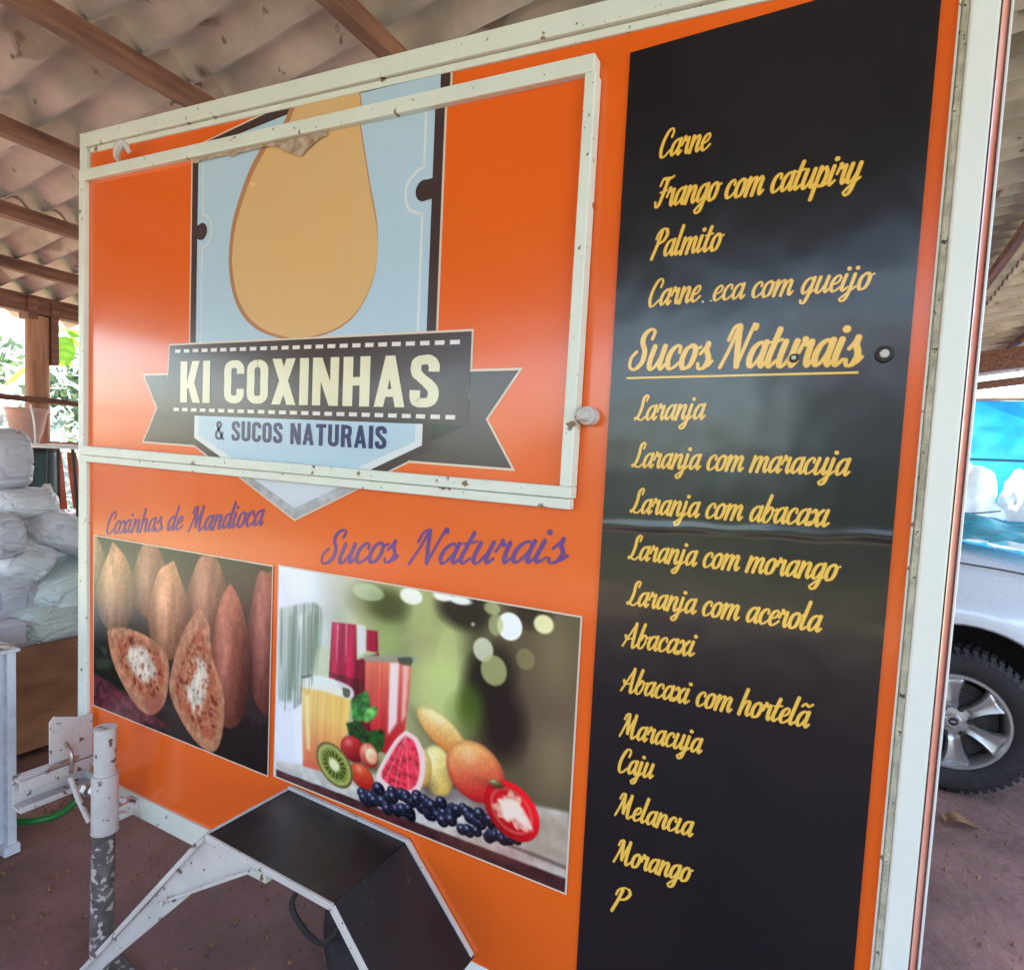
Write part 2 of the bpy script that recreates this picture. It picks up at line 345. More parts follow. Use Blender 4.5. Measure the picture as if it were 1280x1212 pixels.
# right hand corner: sealant, white post, painted edge, white edge bead
zr0, zr1 = .40, ztop(.1) - .03
s_ = MB()
for k in range(60):
    z = zr0 + (zr1 - zr0) * k / 59
    s_.add([(.0875, -.005, z), (.0905 + random.uniform(-.0015, .002), -.012, z), (.096, -.012, z), (.0975, -.005, z)], [])
s_.f = [(4 * k + i, 4 * k + i + 1, 4 * k + i + 5, 4 * k + i + 4) for k in range(59) for i in range(3)]; s_.mi = [0] * len(s_.f)
s_.build('sealant_bead', M['sealant'], TR, smooth=True)
strip('edge_bead', [(.0845, zr0 + .1), (.0872, zr0 + .1), (.0872, zr1), (.0845, zr1)], M['cream'], -.009, .0, bevel=0)
strip('corner_post', [(.0965, zr0), (.1290, zr0), (.1295, zr1), (.0965, zr1)], M['post_white'], -.020, .06, bevel=.003)
ce = MB(); ce.add([(.1300, -.020, zr0), (.1388, -.008, zr0 + .02), (.1395, -.008, zr1), (.1305, -.020, zr1), (.1300, .03, zr0), (.1388, .03, zr0 + .02), (.1395, .03, zr1), (.1305, .03, zr1)], [(0, 1, 2, 3), (0, 4, 5, 1), (1, 5, 6, 2), (3, 2, 6, 7)]); ce.build('painted_corner_edge', M['edgefilm'], TR)  # face tilted so it mirrors the brightness on the right
strip('edge_bead', [(.1400, zr0 + .03), (.1432, zr0 + .03), (.1432, zr1), (.1400, zr1)], M['white_print'], -.0135, .06, bevel=.001)

# hatch ------------------------------------------------------------
HA, HB = P(112, 220), P(415, 154)
def htop(x): return HA[1] + (x - HA[0]) * (HB[1] - HA[1]) / (HB[0] - HA[0])
BT0, BT1 = P(118, 557.5), P(707, 607)      # upper edge of the lower bar
BB0, BB1 = P(113, 574), P(718, 632)        # its lower edge
def lin(a, b): return lambda x: a[1] + (x - a[0]) * (b[1] - a[1]) / (b[0] - a[0])
hbt, hbb = lin(BT0, BT1), lin(BB0, BB1)
XHR_o, XHR_i = P(722, 625)[0], P(709, 600)[0]
XHL_o, XHL_i = P(113.5, 400)[0], P(120, 400)[0]
YH = -.020
hat = MB().prism([(XHL_i - .01, hbt(XHL_i) - .01), (XHR_i + .01, hbt(XHR_i) - .01), (XHR_i + .01, htop(XHR_i) - .02), (XHL_i - .01, htop(XHL_i) - .02)], YH, -.006).build('hatch', M['orange'], TR)
def hs(name, quad, m=M['cream'], y0=-.034, y1=-.006, bevel=.002): return MB().prism(quad, y0, y1).build(name, m, hat, bevel=bevel)
TB = .030
hs('hatch_frame', [(XHL_o, htop(XHL_o) - TB), (XHR_o, htop(XHR_o) - TB), (XHR_o, htop(XHR_o)), (XHL_o, htop(XHL_o))])
hs('hatch_frame', [(XHL_o, hbt(XHL_o)), (XHL_i, hbt(XHL_i)), (XHL_i, htop(XHL_i) - TB), (XHL_o, htop(XHL_o) - TB)])
XI1 = XHR_i + (XHR_i - XHR_i)
xri_t = P(737.5, 153)[0]; xro_t = P(751, 153)[0]
hs('hatch_frame', [(XHR_i, hbt(XHR_i)), (XHR_o, hbt(XHR_o)), (xro_t, htop(xro_t) - TB), (xri_t, htop(xri_t) - TB)])
hs('hatch_frame', [(XHL_o, hbb(XHL_o) + .014), (XHR_o, hbb(XHR_o) + .014), (XHR_o, hbt(XHR_o)), (XHL_o, hbt(XHL_o))])
hs('drip_lip', [(XHL_o, hbb(XHL_o) - .006), (XHR_o - .004, hbb(XHR_o) - .006), (XHR_o - .004, hbb(XHR_o) + .013), (XHL_o, hbb(XHL_o) + .013)], y0=-.027)
# torn film under the upper bar
tn = MB(); xa, xb = P(252, 196)[0], P(420, 160)[0]; q = []
xx = np.linspace(xa, xb, 40)
top = [(x, htop(x) - TB - .0005) for x in xx]; bot = [(x, htop(x) - TB - .006 - .012 * abs(mn.noise(Vector((x * 22, 0, 0)))) - (.03 * math.exp(-((x - P(385, 165)[0]) / .05) ** 2))) for x in xx[::-1]]
tn.flat(top + bot, YH - .0045); tn.build('torn_film', M['torn'], hat)
# small hook on the bar
hk = MB(); hx, hz = P(172, 200)
hk.tube([(hx - .035, -.03, htop(hx - .035) + .004), (hx - .02, -.045, hz - .004), (hx, -.05, hz + .012), (hx + .012, -.045, hz + .022), (hx + .016, -.03, hz + .002)], [.006, .008, .011, .009, .006], n=8, sub=4)
hk.build('hook', M['rust_white'], hat, smooth=True)
hk = MB(); hk.lathe([(0, -.05), (.008, -.05), (.011, -.046), (.011, -.03), (.016, -.028), (.016, -.004)], (P(740, 521)[0], 0, P(740, 521)[1]), 'Y', 16)
hk.lathe([(0, -.036), (.009, -.036), (.009, -.004)], (P(733, 521)[0], 0, P(733, 521)[1]), 'Y', 12)
hk.build('latch', M['rust_white'], TR, smooth=True)

# decals, cut at the two bars so that each piece lies on its own surface --------------------
def clip(poly, fn, keep_above):
    out = []
    for i in range(len(poly)):
        a, b = poly[i], poly[(i + 1) % len(poly)]
        da, db = a[1] - fn(a[0]), b[1] - fn(b[0])
        if not keep_above: da, db = -da, -db
        if da >= 0: out.append(a)
        if da * db < 0: t = da / (da - db); out.append((a[0] + (b[0] - a[0]) * t, a[1] + (b[1] - a[1]) * t))
    return out
def add_tri(mb, tri, y, mi=0):
    n = len(tri)
    if n >= 3: mb.add([(q[0], y, q[1]) for q in tri], [tuple(range(n))], mi)
HATCH_T = lambda x: htop(x) - TB; HATCH_B = lambda x: hbt(x)
BODY_T = lambda x: htop(x); BODY_B = lambda x: hbb(x) - .006
def decal(name, poly, m, layer, up=True, down=True):
    tris = [[poly[i] for i in t] for t in tessellate_polygon([[Vector((x, z, 0)) for x, z in poly]])]
    A, B, B2 = MB(), MB(), MB()
    for t in tris:
        c = clip(clip(t, HATCH_T, False), HATCH_B, True); add_tri(A, c, YH - .00013 * layer - .0002)
        if up: add_tri(B, clip(clip(t, BODY_T, True), lambda x: ztop(x) - .052, False), -.0062 - .00013 * layer)
        if down: add_tri(B2, clip(t, BODY_B, False), -.0062 - .0006 * layer)
    if A.f: A.build(name, m, hat)
    if B.f: B.build(name, m, side)
    if B2.f: B2.build(name, m, side)
px = lambda *pts: [P(*q) for q in pts]
xl = P(249, 185)[0]; xr_ = P(555, 418)[0]; xm = (xl + xr_) / 2
zs_t = P(252, 182)[1]; dz = P(310, 154)[1] - P(252, 182)[1]; dx = P(310, 154)[0] - P(252, 182)[0]
zpk = zs_t + dz / dx * (xm - xl)
bot_l = P(268, 571); tip = P(371, 651); bot_r = P(490, 589)
zs_b = tip[1] + (bot_l[1] - tip[1]) / (bot_l[0] - tip[0]) * (xl - tip[0])
def shield(inset):
    i = inset; k = i * 1.18
    zb = zs_b
    return [(xl + i, zs_t - i * .45), (xm, zpk - k), (xr_ - i, zs_t - i * .45), (xr_ - i, zb + i * .35), (tip[0], tip[1] + k), (xl + i, zb + i * .35)]
decal('logo_edge', shield(0), M['edge_print'], 1)
decal('logo_border', shield(.005), M['ink'], 2)
body_in = shield(.028)
A = [q for q in body_in]
decal('logo_shield', A, M['sky_print'], 3, down=False)
# lower tip on the body reads silver and pale
tipb = [(x, z) for x, z in shield(.005)]; decal('logo_tip_border', [p for p in clip(tipb, BODY_B, False)], M['silver_print'], 3)
decal('logo_tip', [p for p in clip(shield(.026), BODY_B, False)], M['pale_print'], 4)
def ribbon(mb, pts, wd, y, mi=0, sub=6, dy=0):
    p = cr(pts, sub) if sub else [np.array(q, float) for q in pts]; k = len(p)
    ws = wd if hasattr(wd, '__len__') else [wd] * k
    vs = []
    for i in range(k):
        t = p[min(i + 1, k - 1)] - p[max(i - 1, 0)]; t = t / (np.linalg.norm(t) + 1e-9); n = np.array([-t[1], t[0]])
        vs += [(p[i][0] + n[0] * ws[i] / 2, y, p[i][1] + n[1] * ws[i] / 2), (p[i][0] - n[0] * ws[i] / 2, y, p[i][1] - n[1] * ws[i] / 2)]
    mb.add(vs, [(2 * i, 2 * i + 1, 2 * i + 3, 2 * i + 2) for i in range(k - 1)], mi)
# fine white line with its two notches
nl, nr = P(262, 293), P(541, 243)
il, ir = P(258, 400)[0] + .0085, P(535, 418)[0] - .010
wl = MB(); yl = YH - .00075; rr = .040
zT = HATCH_T(il) + .0; zBn = P(300, 433)[1]
ribbon(wl, [(il, zT), (il, nl[1] + rr)], .004, yl, sub=1)
ribbon(wl, [(il + .0, nl[1] + rr), (il + .012, nl[1] + rr - .003), (il + .03, nl[1] + .022), (il + .034, nl[1]), (il + .028, nl[1] - .026), (il + .012, nl[1] - rr + .003), (il, nl[1] - rr)], .004, yl)
ribbon(wl, [(il, nl[1] - rr), (il, zBn)], .004, yl, sub=1)
zT = HATCH_T(ir)
ribbon(wl, [(ir, zT), (ir, nr[1] + rr + .006)], .006, yl, sub=1)
ribbon(wl, [(ir, nr[1] + rr + .006), (ir - .016, nr[1] + rr), (ir - .038, nr[1] + .022), (ir - .044, nr[1]), (ir - .036, nr[1] - .028), (ir - .014, nr[1] - rr), (ir, nr[1] - rr - .004)], .006, yl)
ribbon(wl, [(ir, nr[1] - rr - .004), (ir, P(535, 417)[1])], .006, yl, sub=1)
half = [i for i, f in enumerate(wl.f) if wl.v[f[0]][0] < xm]
for keep in (True, False):
    w2 = MB(); w2.v = wl.v; w2.f = [f for i, f in enumerate(wl.f) if (i in half) == keep]; used = sorted({q for f in w2.f for q in f}); mp_ = {q: i for i, q in enumerate(used)}
    w2.v = [wl.v[q] for q in used]; w2.f = [tuple(mp_[q] for q in f) for f in w2.f]; w2.mi = [0] * len(w2.f); w2.build('logo_line', M['white_print'], hat)
nb = MB()
def disc(mb, c, rx, rz_, y, mi=0, n=24, a0=0): mb.add([(c[0] + rx * math.cos(2 * math.pi * k / n), y, c[1] + rz_ * math.sin(2 * math.pi * k / n)) for k in range(n)], [tuple(range(n))], mi)
disc(nb, (nl[0] - .002, nl[1]), .022, .021, yl - .0002); nb.flat([(xl + .02, nl[1] - .016), (nl[0], nl[1] - .019), (nl[0], nl[1] + .019), (xl + .02, nl[1] + .016)], yl - .0001)
nb.build('logo_notch', M['ink'], hat); nb = MB(); disc(nb, (nr[0] - .006, nr[1]), .021, .021, yl - .0002); nb.flat([(nr[0] - .004, nr[1] - .020), (xr_ - .01, nr[1] - .018), (xr_ - .01, nr[1] + .021), (nr[0] - .004, nr[1] + .020)], yl - .0001)
nb.build('logo_notch', M['ink'], hat)
# the drop-shaped snack
dpx = [(462, 178), (471, 235), (480, 288), (478, 340), (462, 383), (440, 408), (410, 422), (370, 427), (330, 414), (306, 386), (296, 345), (297, 300), (305, 262), (322, 215), (345, 175)]
dm = [P(*q) for q in dpx]
ap = (P(408, 150)[0], htop(P(408, 150)[0]) + .20)
loop = dm + [(P(360, 150)[0], P(360, 150)[1]), (ap[0] - .05, ap[1] - .04), ap, (ap[0] + .07, ap[1] - .05)]
sm = [tuple(q) for q in cr(loop + [loop[0]], 5)[:-1]]
decal('logo_snack_edge', sm, M['drop_edge'], 4)
cxm = sum(q[0] for q in sm) / len(sm)
sm2 = [(q[0] + .012 + .0 * (q[0] - cxm) if q[0] < cxm else q[0] - .0, q[1] + (.004 if q[1] < 1.95 else -.012)) for q in sm]
decal('logo_snack', sm2, M['drop'], 5)
# ribbon banner
ban = px((222, 434), (597, 417), (592, 533), (217, 519))
tl_ = px((219, 470), (190, 471), (206, 511), (189, 552), (256, 557), (262, 520), (219, 500))
tr_ = px((594, 466.5), (655, 465), (614, 525), (646, 585.5), (520, 576), (545, 530), (594, 500))
def grow(poly, d):
    c = np.mean(poly, axis=0); out = []
    n = len(poly)
    area = sum(poly[i][0] * poly[(i + 1) % n][1] - poly[(i + 1) % n][0] * poly[i][1] for i in range(n)); sg = 1 if area > 0 else -1
    for i in range(n):
        a, b, c_ = (np.array(poly[(i + k) % n]) for k in (-1, 0, 1)); e1 = (b - a) / np.linalg.norm(b - a); e2 = (c_ - b) / np.linalg.norm(c_ - b)
        n1 = np.array([e1[1], -e1[0]]) * sg; n2 = np.array([e2[1], -e2[0]]) * sg; m_ = n1 + n2; m_ /= max(np.linalg.norm(m_), .3); k_ = d / max(m_ @ n1, .45); out.append(tuple(b + m_ * k_))
    return out
for nm, pl in (('logo_ribbon_tail', tl_), ('logo_ribbon_tail', tr_)):
    decal('logo_edge', grow(pl, .0045), M['edge_print'], 4, down=False); decal(nm, pl, M['ink2'], 6, down=False)
low = [(xl + .028, P(250, 519)[1]), (xl + .028, zs_b + .028 * .35), (tip[0], tip[1] + .033), (xr_ - .028, zs_b + .028 * .35), (xr_ - .028, P(537, 529)[1])]
decal('logo_lower_border', shield(.004)[2:] + [(xl + .004, P(250, 519)[1]), (xr_ - .004, P(550, 529)[1])][:0], M['ink'], 7, up=False, down=False) if False else None
decal('logo_lower_border', [(xl + .005, P(250, 519)[1]), (xl + .005, zs_b + .002), (tip[0], tip[1] + .006), (xr_ - .005, zs_b + .002), (xr_ - .005, P(550, 529)[1])], M['ink'], 7, down=False)
decal('logo_lower_pale', low, M['white_print'], 8, down=False)
i2 = .018
decal('logo_lower_shield', [(low[0][0] + i2, low[0][1]), (low[1][0] + i2, low[1][1] + i2 * .4), (low[2][0], low[2][1] + i2 * 1.2), (low[3][0] - i2, low[3][1] + i2 * .4), (low[4][0] - i2, low[4][1])], M['sky_print'], 9, down=False)
decal('logo_edge', grow(ban, .0045), M['edge_print'], 5, down=False)
decal('logo_ribbon_fold', px((547, 531), (589, 533), (547, 551)), M['fold'], 10, down=False)
decal('logo_banner', ban, M['ink'], 10, down=False)
st = MB(); ys_ = YH - .0019
for (a, b_) in ((P(228, 441), P(588, 430)), (P(226, 512.5), P(582, 523))):
    a = np.array(a); b_ = np.array(b_); Ld = (b_ - a) / 25.0
    for k in range(25):
        st = MB(); c0 = a + Ld * (k + .08); c1 = a + Ld * (k + .72); ribbon(st, [c0, c1], .0085, ys_, sub=1); st.build('stitch', M['stitch'], hat)

# block letters ------------------------------------------------------------
def bl_v(x, w_=.2, y0=0, y1=1): return ('q', [(x, y0), (x + w_, y0), (x + w_, y1), (x, y1)])
def bl_d(x0, y0, x1, y1, w_=.2): return ('q', [(x0, y0), (x0 + w_, y0), (x1 + w_, y1), (x1, y1)])
def bl_c(pts, w_=.19): return ('c', pts, w_)
BL = {
 'K': (.56, [bl_v(0), bl_d(.12, .36, .34, 1), bl_d(.22, .55, .38, 0, .2)][:1] + [bl_d(.16, .34, .34, 1, .21), ('q', [(.36, 0), (.58, 0), (.36, .62), (.22, .42)])]),
 'I': (.2, [bl_v(0)]),
 'C': (.5, [bl_c([(.42, .68), (.42, .8), (.36, .89), (.26, .905), (.15, .88), (.095, .78), (.095, .5), (.095, .22), (.15, .12), (.26, .095), (.36, .11), (.42, .2), (.42, .34)])]),
 'O': (.52, [bl_c([(.26, .905), (.15, .88), (.095, .78), (.095, .5), (.095, .22), (.15, .12), (.26, .095), (.37, .12), (.425, .22), (.425, .5), (.425, .78), (.37, .88), (.26, .905)])]),
 'X': (.56, [bl_d(0, 0, .34, 1, .21), bl_d(.36, 0, .01, 1, .21)]),
 'N': (.56, [bl_v(0, .18), bl_v(.38, .18), bl_d(.36, 0, .0, 1, .2)]),
 'H': (.54, [bl_v(0), bl_v(.34), ('q', [(.19, .42), (.35, .42), (.35, .59), (.19, .59)])]),
 'A': (.58, [bl_d(0, 0, .2, 1, .18), bl_d(.4, 0, .2, 1, .18), ('q', [(.12, .2), (.46, .2), (.44, .35), (.14, .35)])]),
 'S': (.5, [bl_c([(.41, .68), (.41, .8), (.34, .9), (.24, .905), (.13, .88), (.095, .78), (.11, .66), (.2, .56), (.31, .46), (.4, .35), (.41, .22), (.36, .12), (.25, .095), (.13, .11), (.09, .2), (.09, .33)])]),
 'U': (.54, [bl_c([(.1, 1), (.1, .5), (.1, .22), (.16, .12), (.27, .095), (.38, .12), (.44, .22), (.44, .5), (.44, 1)])]),
 'R': (.54, [bl_v(0), bl_c([(.18, .905), (.3, .905), (.41, .86), (.43, .72), (.4, .56), (.3, .5), (.18, .5)], .18), bl_d(.34, 0, .26, .48, .2)]),
 'T': (.52, [bl_v(.16), ('q', [(0, .83), (.52, .83), (.52, 1), (0, 1)])]),
 '&': (.62, [bl_c([(.56, .03), (.44, .2), (.22, .6), (.15, .78), (.2, .9), (.29, .92), (.37, .84), (.35, .7), (.22, .54), (.1, .38), (.08, .2), (.18, .09), (.3, .08), (.42, .18), (.5, .42)], .13)]),
}
def block_text(name, txt, p0, p1, hgt, m, parent, y, gap=.09, space=.3):
    tot = 0; pos = []
    for ch in txt:
        if ch == ' ': tot += space; continue
        pos.append((ch, tot)); tot += BL[ch][0] + gap
    tot -= gap; a = np.array(p0); b_ = np.array(p1); ex = (b_ - a) / tot; ez = np.array([0, hgt]); mb = MB()
    T = lambda q: tuple(a + ex * q[0] + ez * q[1])
    n = 0
    for ch, x in pos:
        mb = MB()
        for s in BL[ch][1]:
            n += 1; yy = y - .00003 * (n % 6)
            if s[0] == 'q': mb.add([(T((q[0] + x, q[1]))[0], yy, T((q[0] + x, q[1]))[1]) for q in s[1]], [(0, 1, 2, 3)])
            else:
                pts = cr([(q[0] + x, q[1]) for q in s[1]], 5); k = len(pts); vs = []
                for i in range(k):
                    t = pts[min(i + 1, k - 1)] - pts[max(i - 1, 0)]; t /= np.linalg.norm(t) + 1e-9; nn = np.array([-t[1], t[0]])
                    for sg in (.5, -.5):
                        w2 = s[2] * (1 if abs(nn[0]) > abs(nn[1]) else .93); q = T(pts[i] + nn * w2 * sg); vs.append((q[0], yy, q[1]))
                mb.add(vs, [(2 * i, 2 * i + 1, 2 * i + 3, 2 * i + 2) for i in range(k - 1)])
        mb.build('letter', m, parent)
ht = P(236, 453.5)[1] - P(235, 504)[1]
block_text('logo_name_lettering', 'KI COXINHAS', P(235, 504), P(555, 511.5), ht, M['cream_print'], hat, YH - .0019)
ht2 = P(300, 527.5)[1] - P(300, 552)[1]
block_text('logo_tagline_lettering', '& SUCOS NATURAIS', P(278, 550.3), P(491, 562.3), ht2, M['navy'], hat, YH - .0019, gap=.1, space=.34)

# script letters: pen strokes, thick going down, thin going up ------------------------------------
ARCH = [(.08, .12), (.2, .75), (.38, 1.0), (.49, .86), (.47, .3)]
G = {
 'a': (.66, [[(.5, .8), (.36, 1.0), (.14, .8), (.06, .38), (.16, .02), (.34, .15), (.5, .6)], [(.54, 1.0), (.51, .3), (.6, .0), (.74, .22)]]),
 'b': (.62, [[(.18, 1.75), (.1, .9), (.07, .3), (.18, .0), (.36, .05), (.5, .5), (.44, .92), (.3, .95), (.14, .6)], [(.44, .9), (.6, .78), (.72, .9)]]),
 'c': (.5, [[(.44, .72), (.42, .95), (.28, 1.0), (.1, .75), (.06, .35), (.18, .02), (.36, .06), (.58, .32)]]),
 'd': (.66, [[(.5, .8), (.36, 1.0), (.14, .8), (.06, .38), (.16, .02), (.34, .15), (.5, .6)], [(.62, 1.75), (.53, .8), (.51, .3), (.6, .0), (.74, .22)]]),
 'e': (.5, [[(.08, .42), (.34, .55), (.44, .82), (.34, 1.0), (.14, .82), (.06, .38), (.18, .02), (.36, .06), (.58, .32)]]),
 'g': (.64, [[(.5, .8), (.36, 1.0), (.14, .8), (.06, .38), (.16, .02), (.34, .15), (.5, .6)], [(.54, 1.0), (.5, .1), (.42, -.5), (.22, -.66), (.08, -.5)], [(.08, -.5), (.3, -.2), (.72, .22)]]),
 'h': (.66, [[(.16, 1.75), (.1, .9), (.06, .0)], ARCH, [(.49, .86), (.46, .3), (.55, .0), (.72, .22)]]),
 'i': (.34, [[(.12, 1.0), (.07, .3), (.16, .0), (.36, .22)], 'dot:.16,1.38']),
 '1': (.34, [[(.12, 1.0), (.07, .3), (.16, .0), (.36, .22)]]),
 'j': (.36, [[(.14, 1.0), (.1, .1), (.02, -.5), (-.16, -.66), (-.28, -.5)], [(-.28, -.5), (.0, -.18), (.36, .22)], 'dot:.18,1.38']),
 'l': (.34, [[(.16, 1.8), (.1, .9), (.07, .3), (.16, .0), (.36, .22)]]),
 'm': (1.0, [[(.1, 1.0), (.06, .0)], ARCH, [(.49, .9), (.44, .0)], [(.46, .12), (.58, .75), (.74, 1.0), (.84, .86)], [(.84, .88), (.81, .3), (.9, .0), (1.04, .22)]]),
 'n': (.66, [[(.1, 1.0), (.06, .0)], ARCH, [(.49, .86), (.46, .3), (.55, .0), (.72, .22)]]),
 'o': (.6, [[(.3, 1.0), (.12, .8), (.06, .38), (.16, .02), (.28, .0)], [(.3, 1.0), (.47, .85), (.5, .5), (.42, .12), (.26, .0)], [(.40, .97), (.52, .84), (.66, .92)]]),
 'p': (.62, [[(.12, 1.05), (.06, .2), (.0, -.66)], [(.1, .5), (.22, .9), (.38, 1.0)], [(.38, 1.0), (.51, .7), (.46, .2), (.3, .0), (.14, .12)], [(.3, .0), (.5, .02), (.7, .22)]]),
 'q': (.66, [[(.5, .8), (.36, 1.0), (.14, .8), (.06, .38), (.16, .02), (.34, .15), (.5, .6)], [(.54, 1.0), (.48, .1), (.36, -.55), (.18, -.6), (.12, -.42)], [(.36, -.4), (.5, .0), (.7, .22)]]),
 'r': (.5, [[(-.02, .55), (.08, .98), (.2, .84), (.34, .9)], [(.08, 1.06), (.14, .86), (.26, .82)], [(.34, .96), (.34, .3), (.42, .0), (.56, .22)]]),
 's': (.48, [[(.06, .62), (.16, .82), (.27, 1.08)], [(.26, 1.05), (.26, .78), (.42, .4), (.34, .04), (.14, -.02), (.06, .2)], [(.3, .04), (.46, .1), (.58, .3)]]),
 't': (.38, [[(.2, 1.5), (.12, .8), (.08, .3), (.18, .0), (.4, .24)], [(-.06, .98), (.16, 1.0), (.4, 1.08)]]),
 'u': (.68, [[(.12, 1.0), (.07, .35), (.15, .0), (.32, .1), (.5, .6)], [(.54, 1.0), (.5, .3), (.59, .0), (.74, .22)]]),
 'x': (.62, [[(.0, .8), (.1, 1.0), (.2, .9), (.34, .45), (.44, .02), (.54, .0), (.66, .25)], [(.56, 1.0), (.42, .8), (.16, .15), (.02, .0)]]),
 'y': (.66, [[(.12, 1.0), (.07, .35), (.15, .0), (.32, .1), (.5, .6)], [(.54, 1.0), (.48, .1), (.38, -.5), (.2, -.66), (.06, -.5)], [(.06, -.5), (.3, -.18), (.72, .22)]]),
 'C': (.72, [[(.62, 1.2), (.66, 1.55), (.52, 1.76), (.3, 1.6), (.12, 1.0), (.1, .4), (.24, .0), (.46, .04), (.7, .35)]]),
 'F': (.62, [[(.02, 1.28), (.12, 1.66), (.3, 1.62), (.5, 1.6), (.78, 1.78)], [(.1, 1.7), (.3, 1.72), (.74, 1.7)], [(.44, 1.6), (.36, .8), (.24, .1), (.06, .0), (-.04, .3)], [(.14, .86), (.58, .96)]]),
 'P': (.72, [[(.3, 1.62), (.2, .8), (.04, -.12)], [(.02, 1.15), (.1, 1.55), (.36, 1.78), (.62, 1.66)], [(.6, 1.7), (.7, 1.4), (.56, 1.0), (.3, .84)]]),
 'S': (.74, [[(.72, 1.35), (.74, 1.68), (.56, 1.78), (.36, 1.55), (.36, 1.2), (.54, .8), (.54, .3), (.3, .0), (.08, .12), (.04, .5), (.2, .8)]]),
 'L': (.66, [[(.5, 1.35), (.54, 1.66), (.4, 1.76), (.26, 1.5), (.28, .9), (.2, .3), (.04, .06)], [(-.04, .14), (.08, .18), (.34, .02), (.5, .02), (.68, .24)]]),
 'N': (.94, [[(-.04, .0), (.14, .8), (.26, 1.62)], [(.0, 1.15), (.08, 1.6), (.24, 1.75), (.34, 1.6)], [(.3, 1.7), (.46, .8), (.62, .04)], [(.62, .04), (.72, .8), (.86, 1.75)], [(.84, 1.5), (.92, 1.75), (.94, 1.6)]]),
 'M': (1.1, [[(-.04, .0), (.14, .8), (.24, 1.62)], [(-.02, 1.3), (.06, 1.65), (.2, 1.75), (.28, 1.6)], [(.26, 1.7), (.36, .9), (.46, .3)], [(.46, .3), (.58, 1.0), (.74, 1.7)], [(.74, 1.72), (.74, .7), (.82, .02), (1.0, .12), (1.14, .3)]]),
 'A': (.82, [[(-.06, .0), (.2, .8), (.5, 1.7)], [(.5, 1.74), (.54, .8), (.6, .02), (.72, .0), (.88, .25)], [(-.02, .78), (.1, .55), (.4, .62), (.62, .72)]]),
 '.': (.3, ['dot:.1,.05']),
 '~': (0, [[(-.66, 1.3), (-.5, 1.5), (-.3, 1.34), (-.12, 1.52)]]),
}
def script_text(name, txt, p0, p1, capx, ms, parent, y, slant=.22, thick=.21, thin=.085, track=.06, space=.42, ol=.06, upw=.4, yfn=None):
    x = 0; pos = []
    for ch in txt:
        if ch == ' ': x += space; continue
        pos.append((ch, x)); x += G[ch][0] + (track if ch != '~' else 0)
    tot = x - track + .08
    a = np.array(p0); b_ = np.array(p1); ex = (b_ - a) / tot; unit = capx / 1.75
    ez = np.array([0, unit]); sx = unit / np.linalg.norm(ex)
    mb = MB(); n = 0
    T = lambda q: a + ex * (q[0] + slant * q[1] * sx * .999) + ez * q[1]
    for ch, x in pos:
        for s in G[ch][1]:
            n += 1
            for layer in (1, 0) if ol else (0,):
                ext = ol * unit if layer else 0; yy = y - .00003 * (n % 7) - (0 if layer else .00022)
                if isinstance(s, str):
                    cx_, cz_ = map(float, s[4:].split(',')); c = T((x + cx_, cz_)); disc(mb, c, unit * thick * .62 + ext / 2, unit * thick * .62 + ext / 2, yy, layer, 12); continue
                pts = [T((x + q[0], q[1])) for q in s]; pp = cr(pts, 6); k = len(pp); vs = []; 
                wd = []
                for i in range(k):
                    t = pp[min(i + 1, k - 1)] - pp[max(i - 1, 0)]; t = t / (np.linalg.norm(t) + 1e-9)
                    dn = max(-t[1], 0) ** 1.2; up = max(t[1], 0) * upw
                    wd.append(unit * (thin + (thick - thin) * max(dn, up)) + ext)
                wd = np.convolve(np.pad(wd, 2, mode='edge'), np.ones(5) / 5, 'valid')
                # round ends
                t0 = pp[0] - pp[1]; t0 /= np.linalg.norm(t0) + 1e-9; t1 = pp[-1] - pp[-2]; t1 /= np.linalg.norm(t1) + 1e-9
                pp = [pp[0] + t0 * wd[0] * .45, pp[0] + t0 * wd[0] * .3] + pp + [pp[-1] + t1 * wd[-1] * .3, pp[-1] + t1 * wd[-1] * .45]
                wd = [wd[0] * .4, wd[0] * .8] + list(wd) + [wd[-1] * .8, wd[-1] * .4]; k = len(pp)
                for i in range(k):
                    t = pp[min(i + 1, k - 1)] - pp[max(i - 1, 0)]; t = t / (np.linalg.norm(t) + 1e-9); nn = np.array([-t[1], t[0]])
                    for sg in (.5, -.5): q = pp[i] + nn * wd[i] * sg; vs.append((q[0], yy, q[1]))
                mb.add(vs, [(2 * i, 2 * i + 1, 2 * i + 3, 2 * i + 2) for i in range(k - 1)], layer)
    if yfn: mb.v = [(x, yfn(x, z) + yy - y, z) for x, yy, z in mb.v]
    return mb.build(name, ms, parent)

# menu board -------------------------------------------------------------------
xb0, xb1 = P(770, 400)[0], P(1140, 400)[0]
def board_y(x, z):
    h = .0012 * mn.noise(Vector((x * 5, z * 4, 5))) + .0004 * mn.noise(Vector((x * 25, z * 20, 2)))
    zc = P(750, 655)[1] + (x - P(750, 655)[0]) * (P(1130, 672)[1] - P(750, 655)[1]) / (P(1130, 672)[0] - P(750, 655)[0]) + .004 * mn.noise(Vector((x * 16, 0, 0)))
    h += .0020 * math.exp(-((z - zc) / .007) ** 2) * (.6 + .5 * mn.noise(Vector((x * 9, 1, 0))))
    return -.0075 - max(h, -.001)
ym = lambda x, z: board_y(x, z) - .0006
bv = MB(); vs = []; zb_lo, zb_hi = .52, ztop(0) - .06; ni, nj = 90, 420
for j in range(nj + 1):
    for i in range(ni + 1):
        x = xb0 + (xb1 - xb0) * i / ni; z = zb_lo + (zb_hi - zb_lo) * j / nj
        bv_ = (x, board_y(x, z), z); vs.append(bv_)
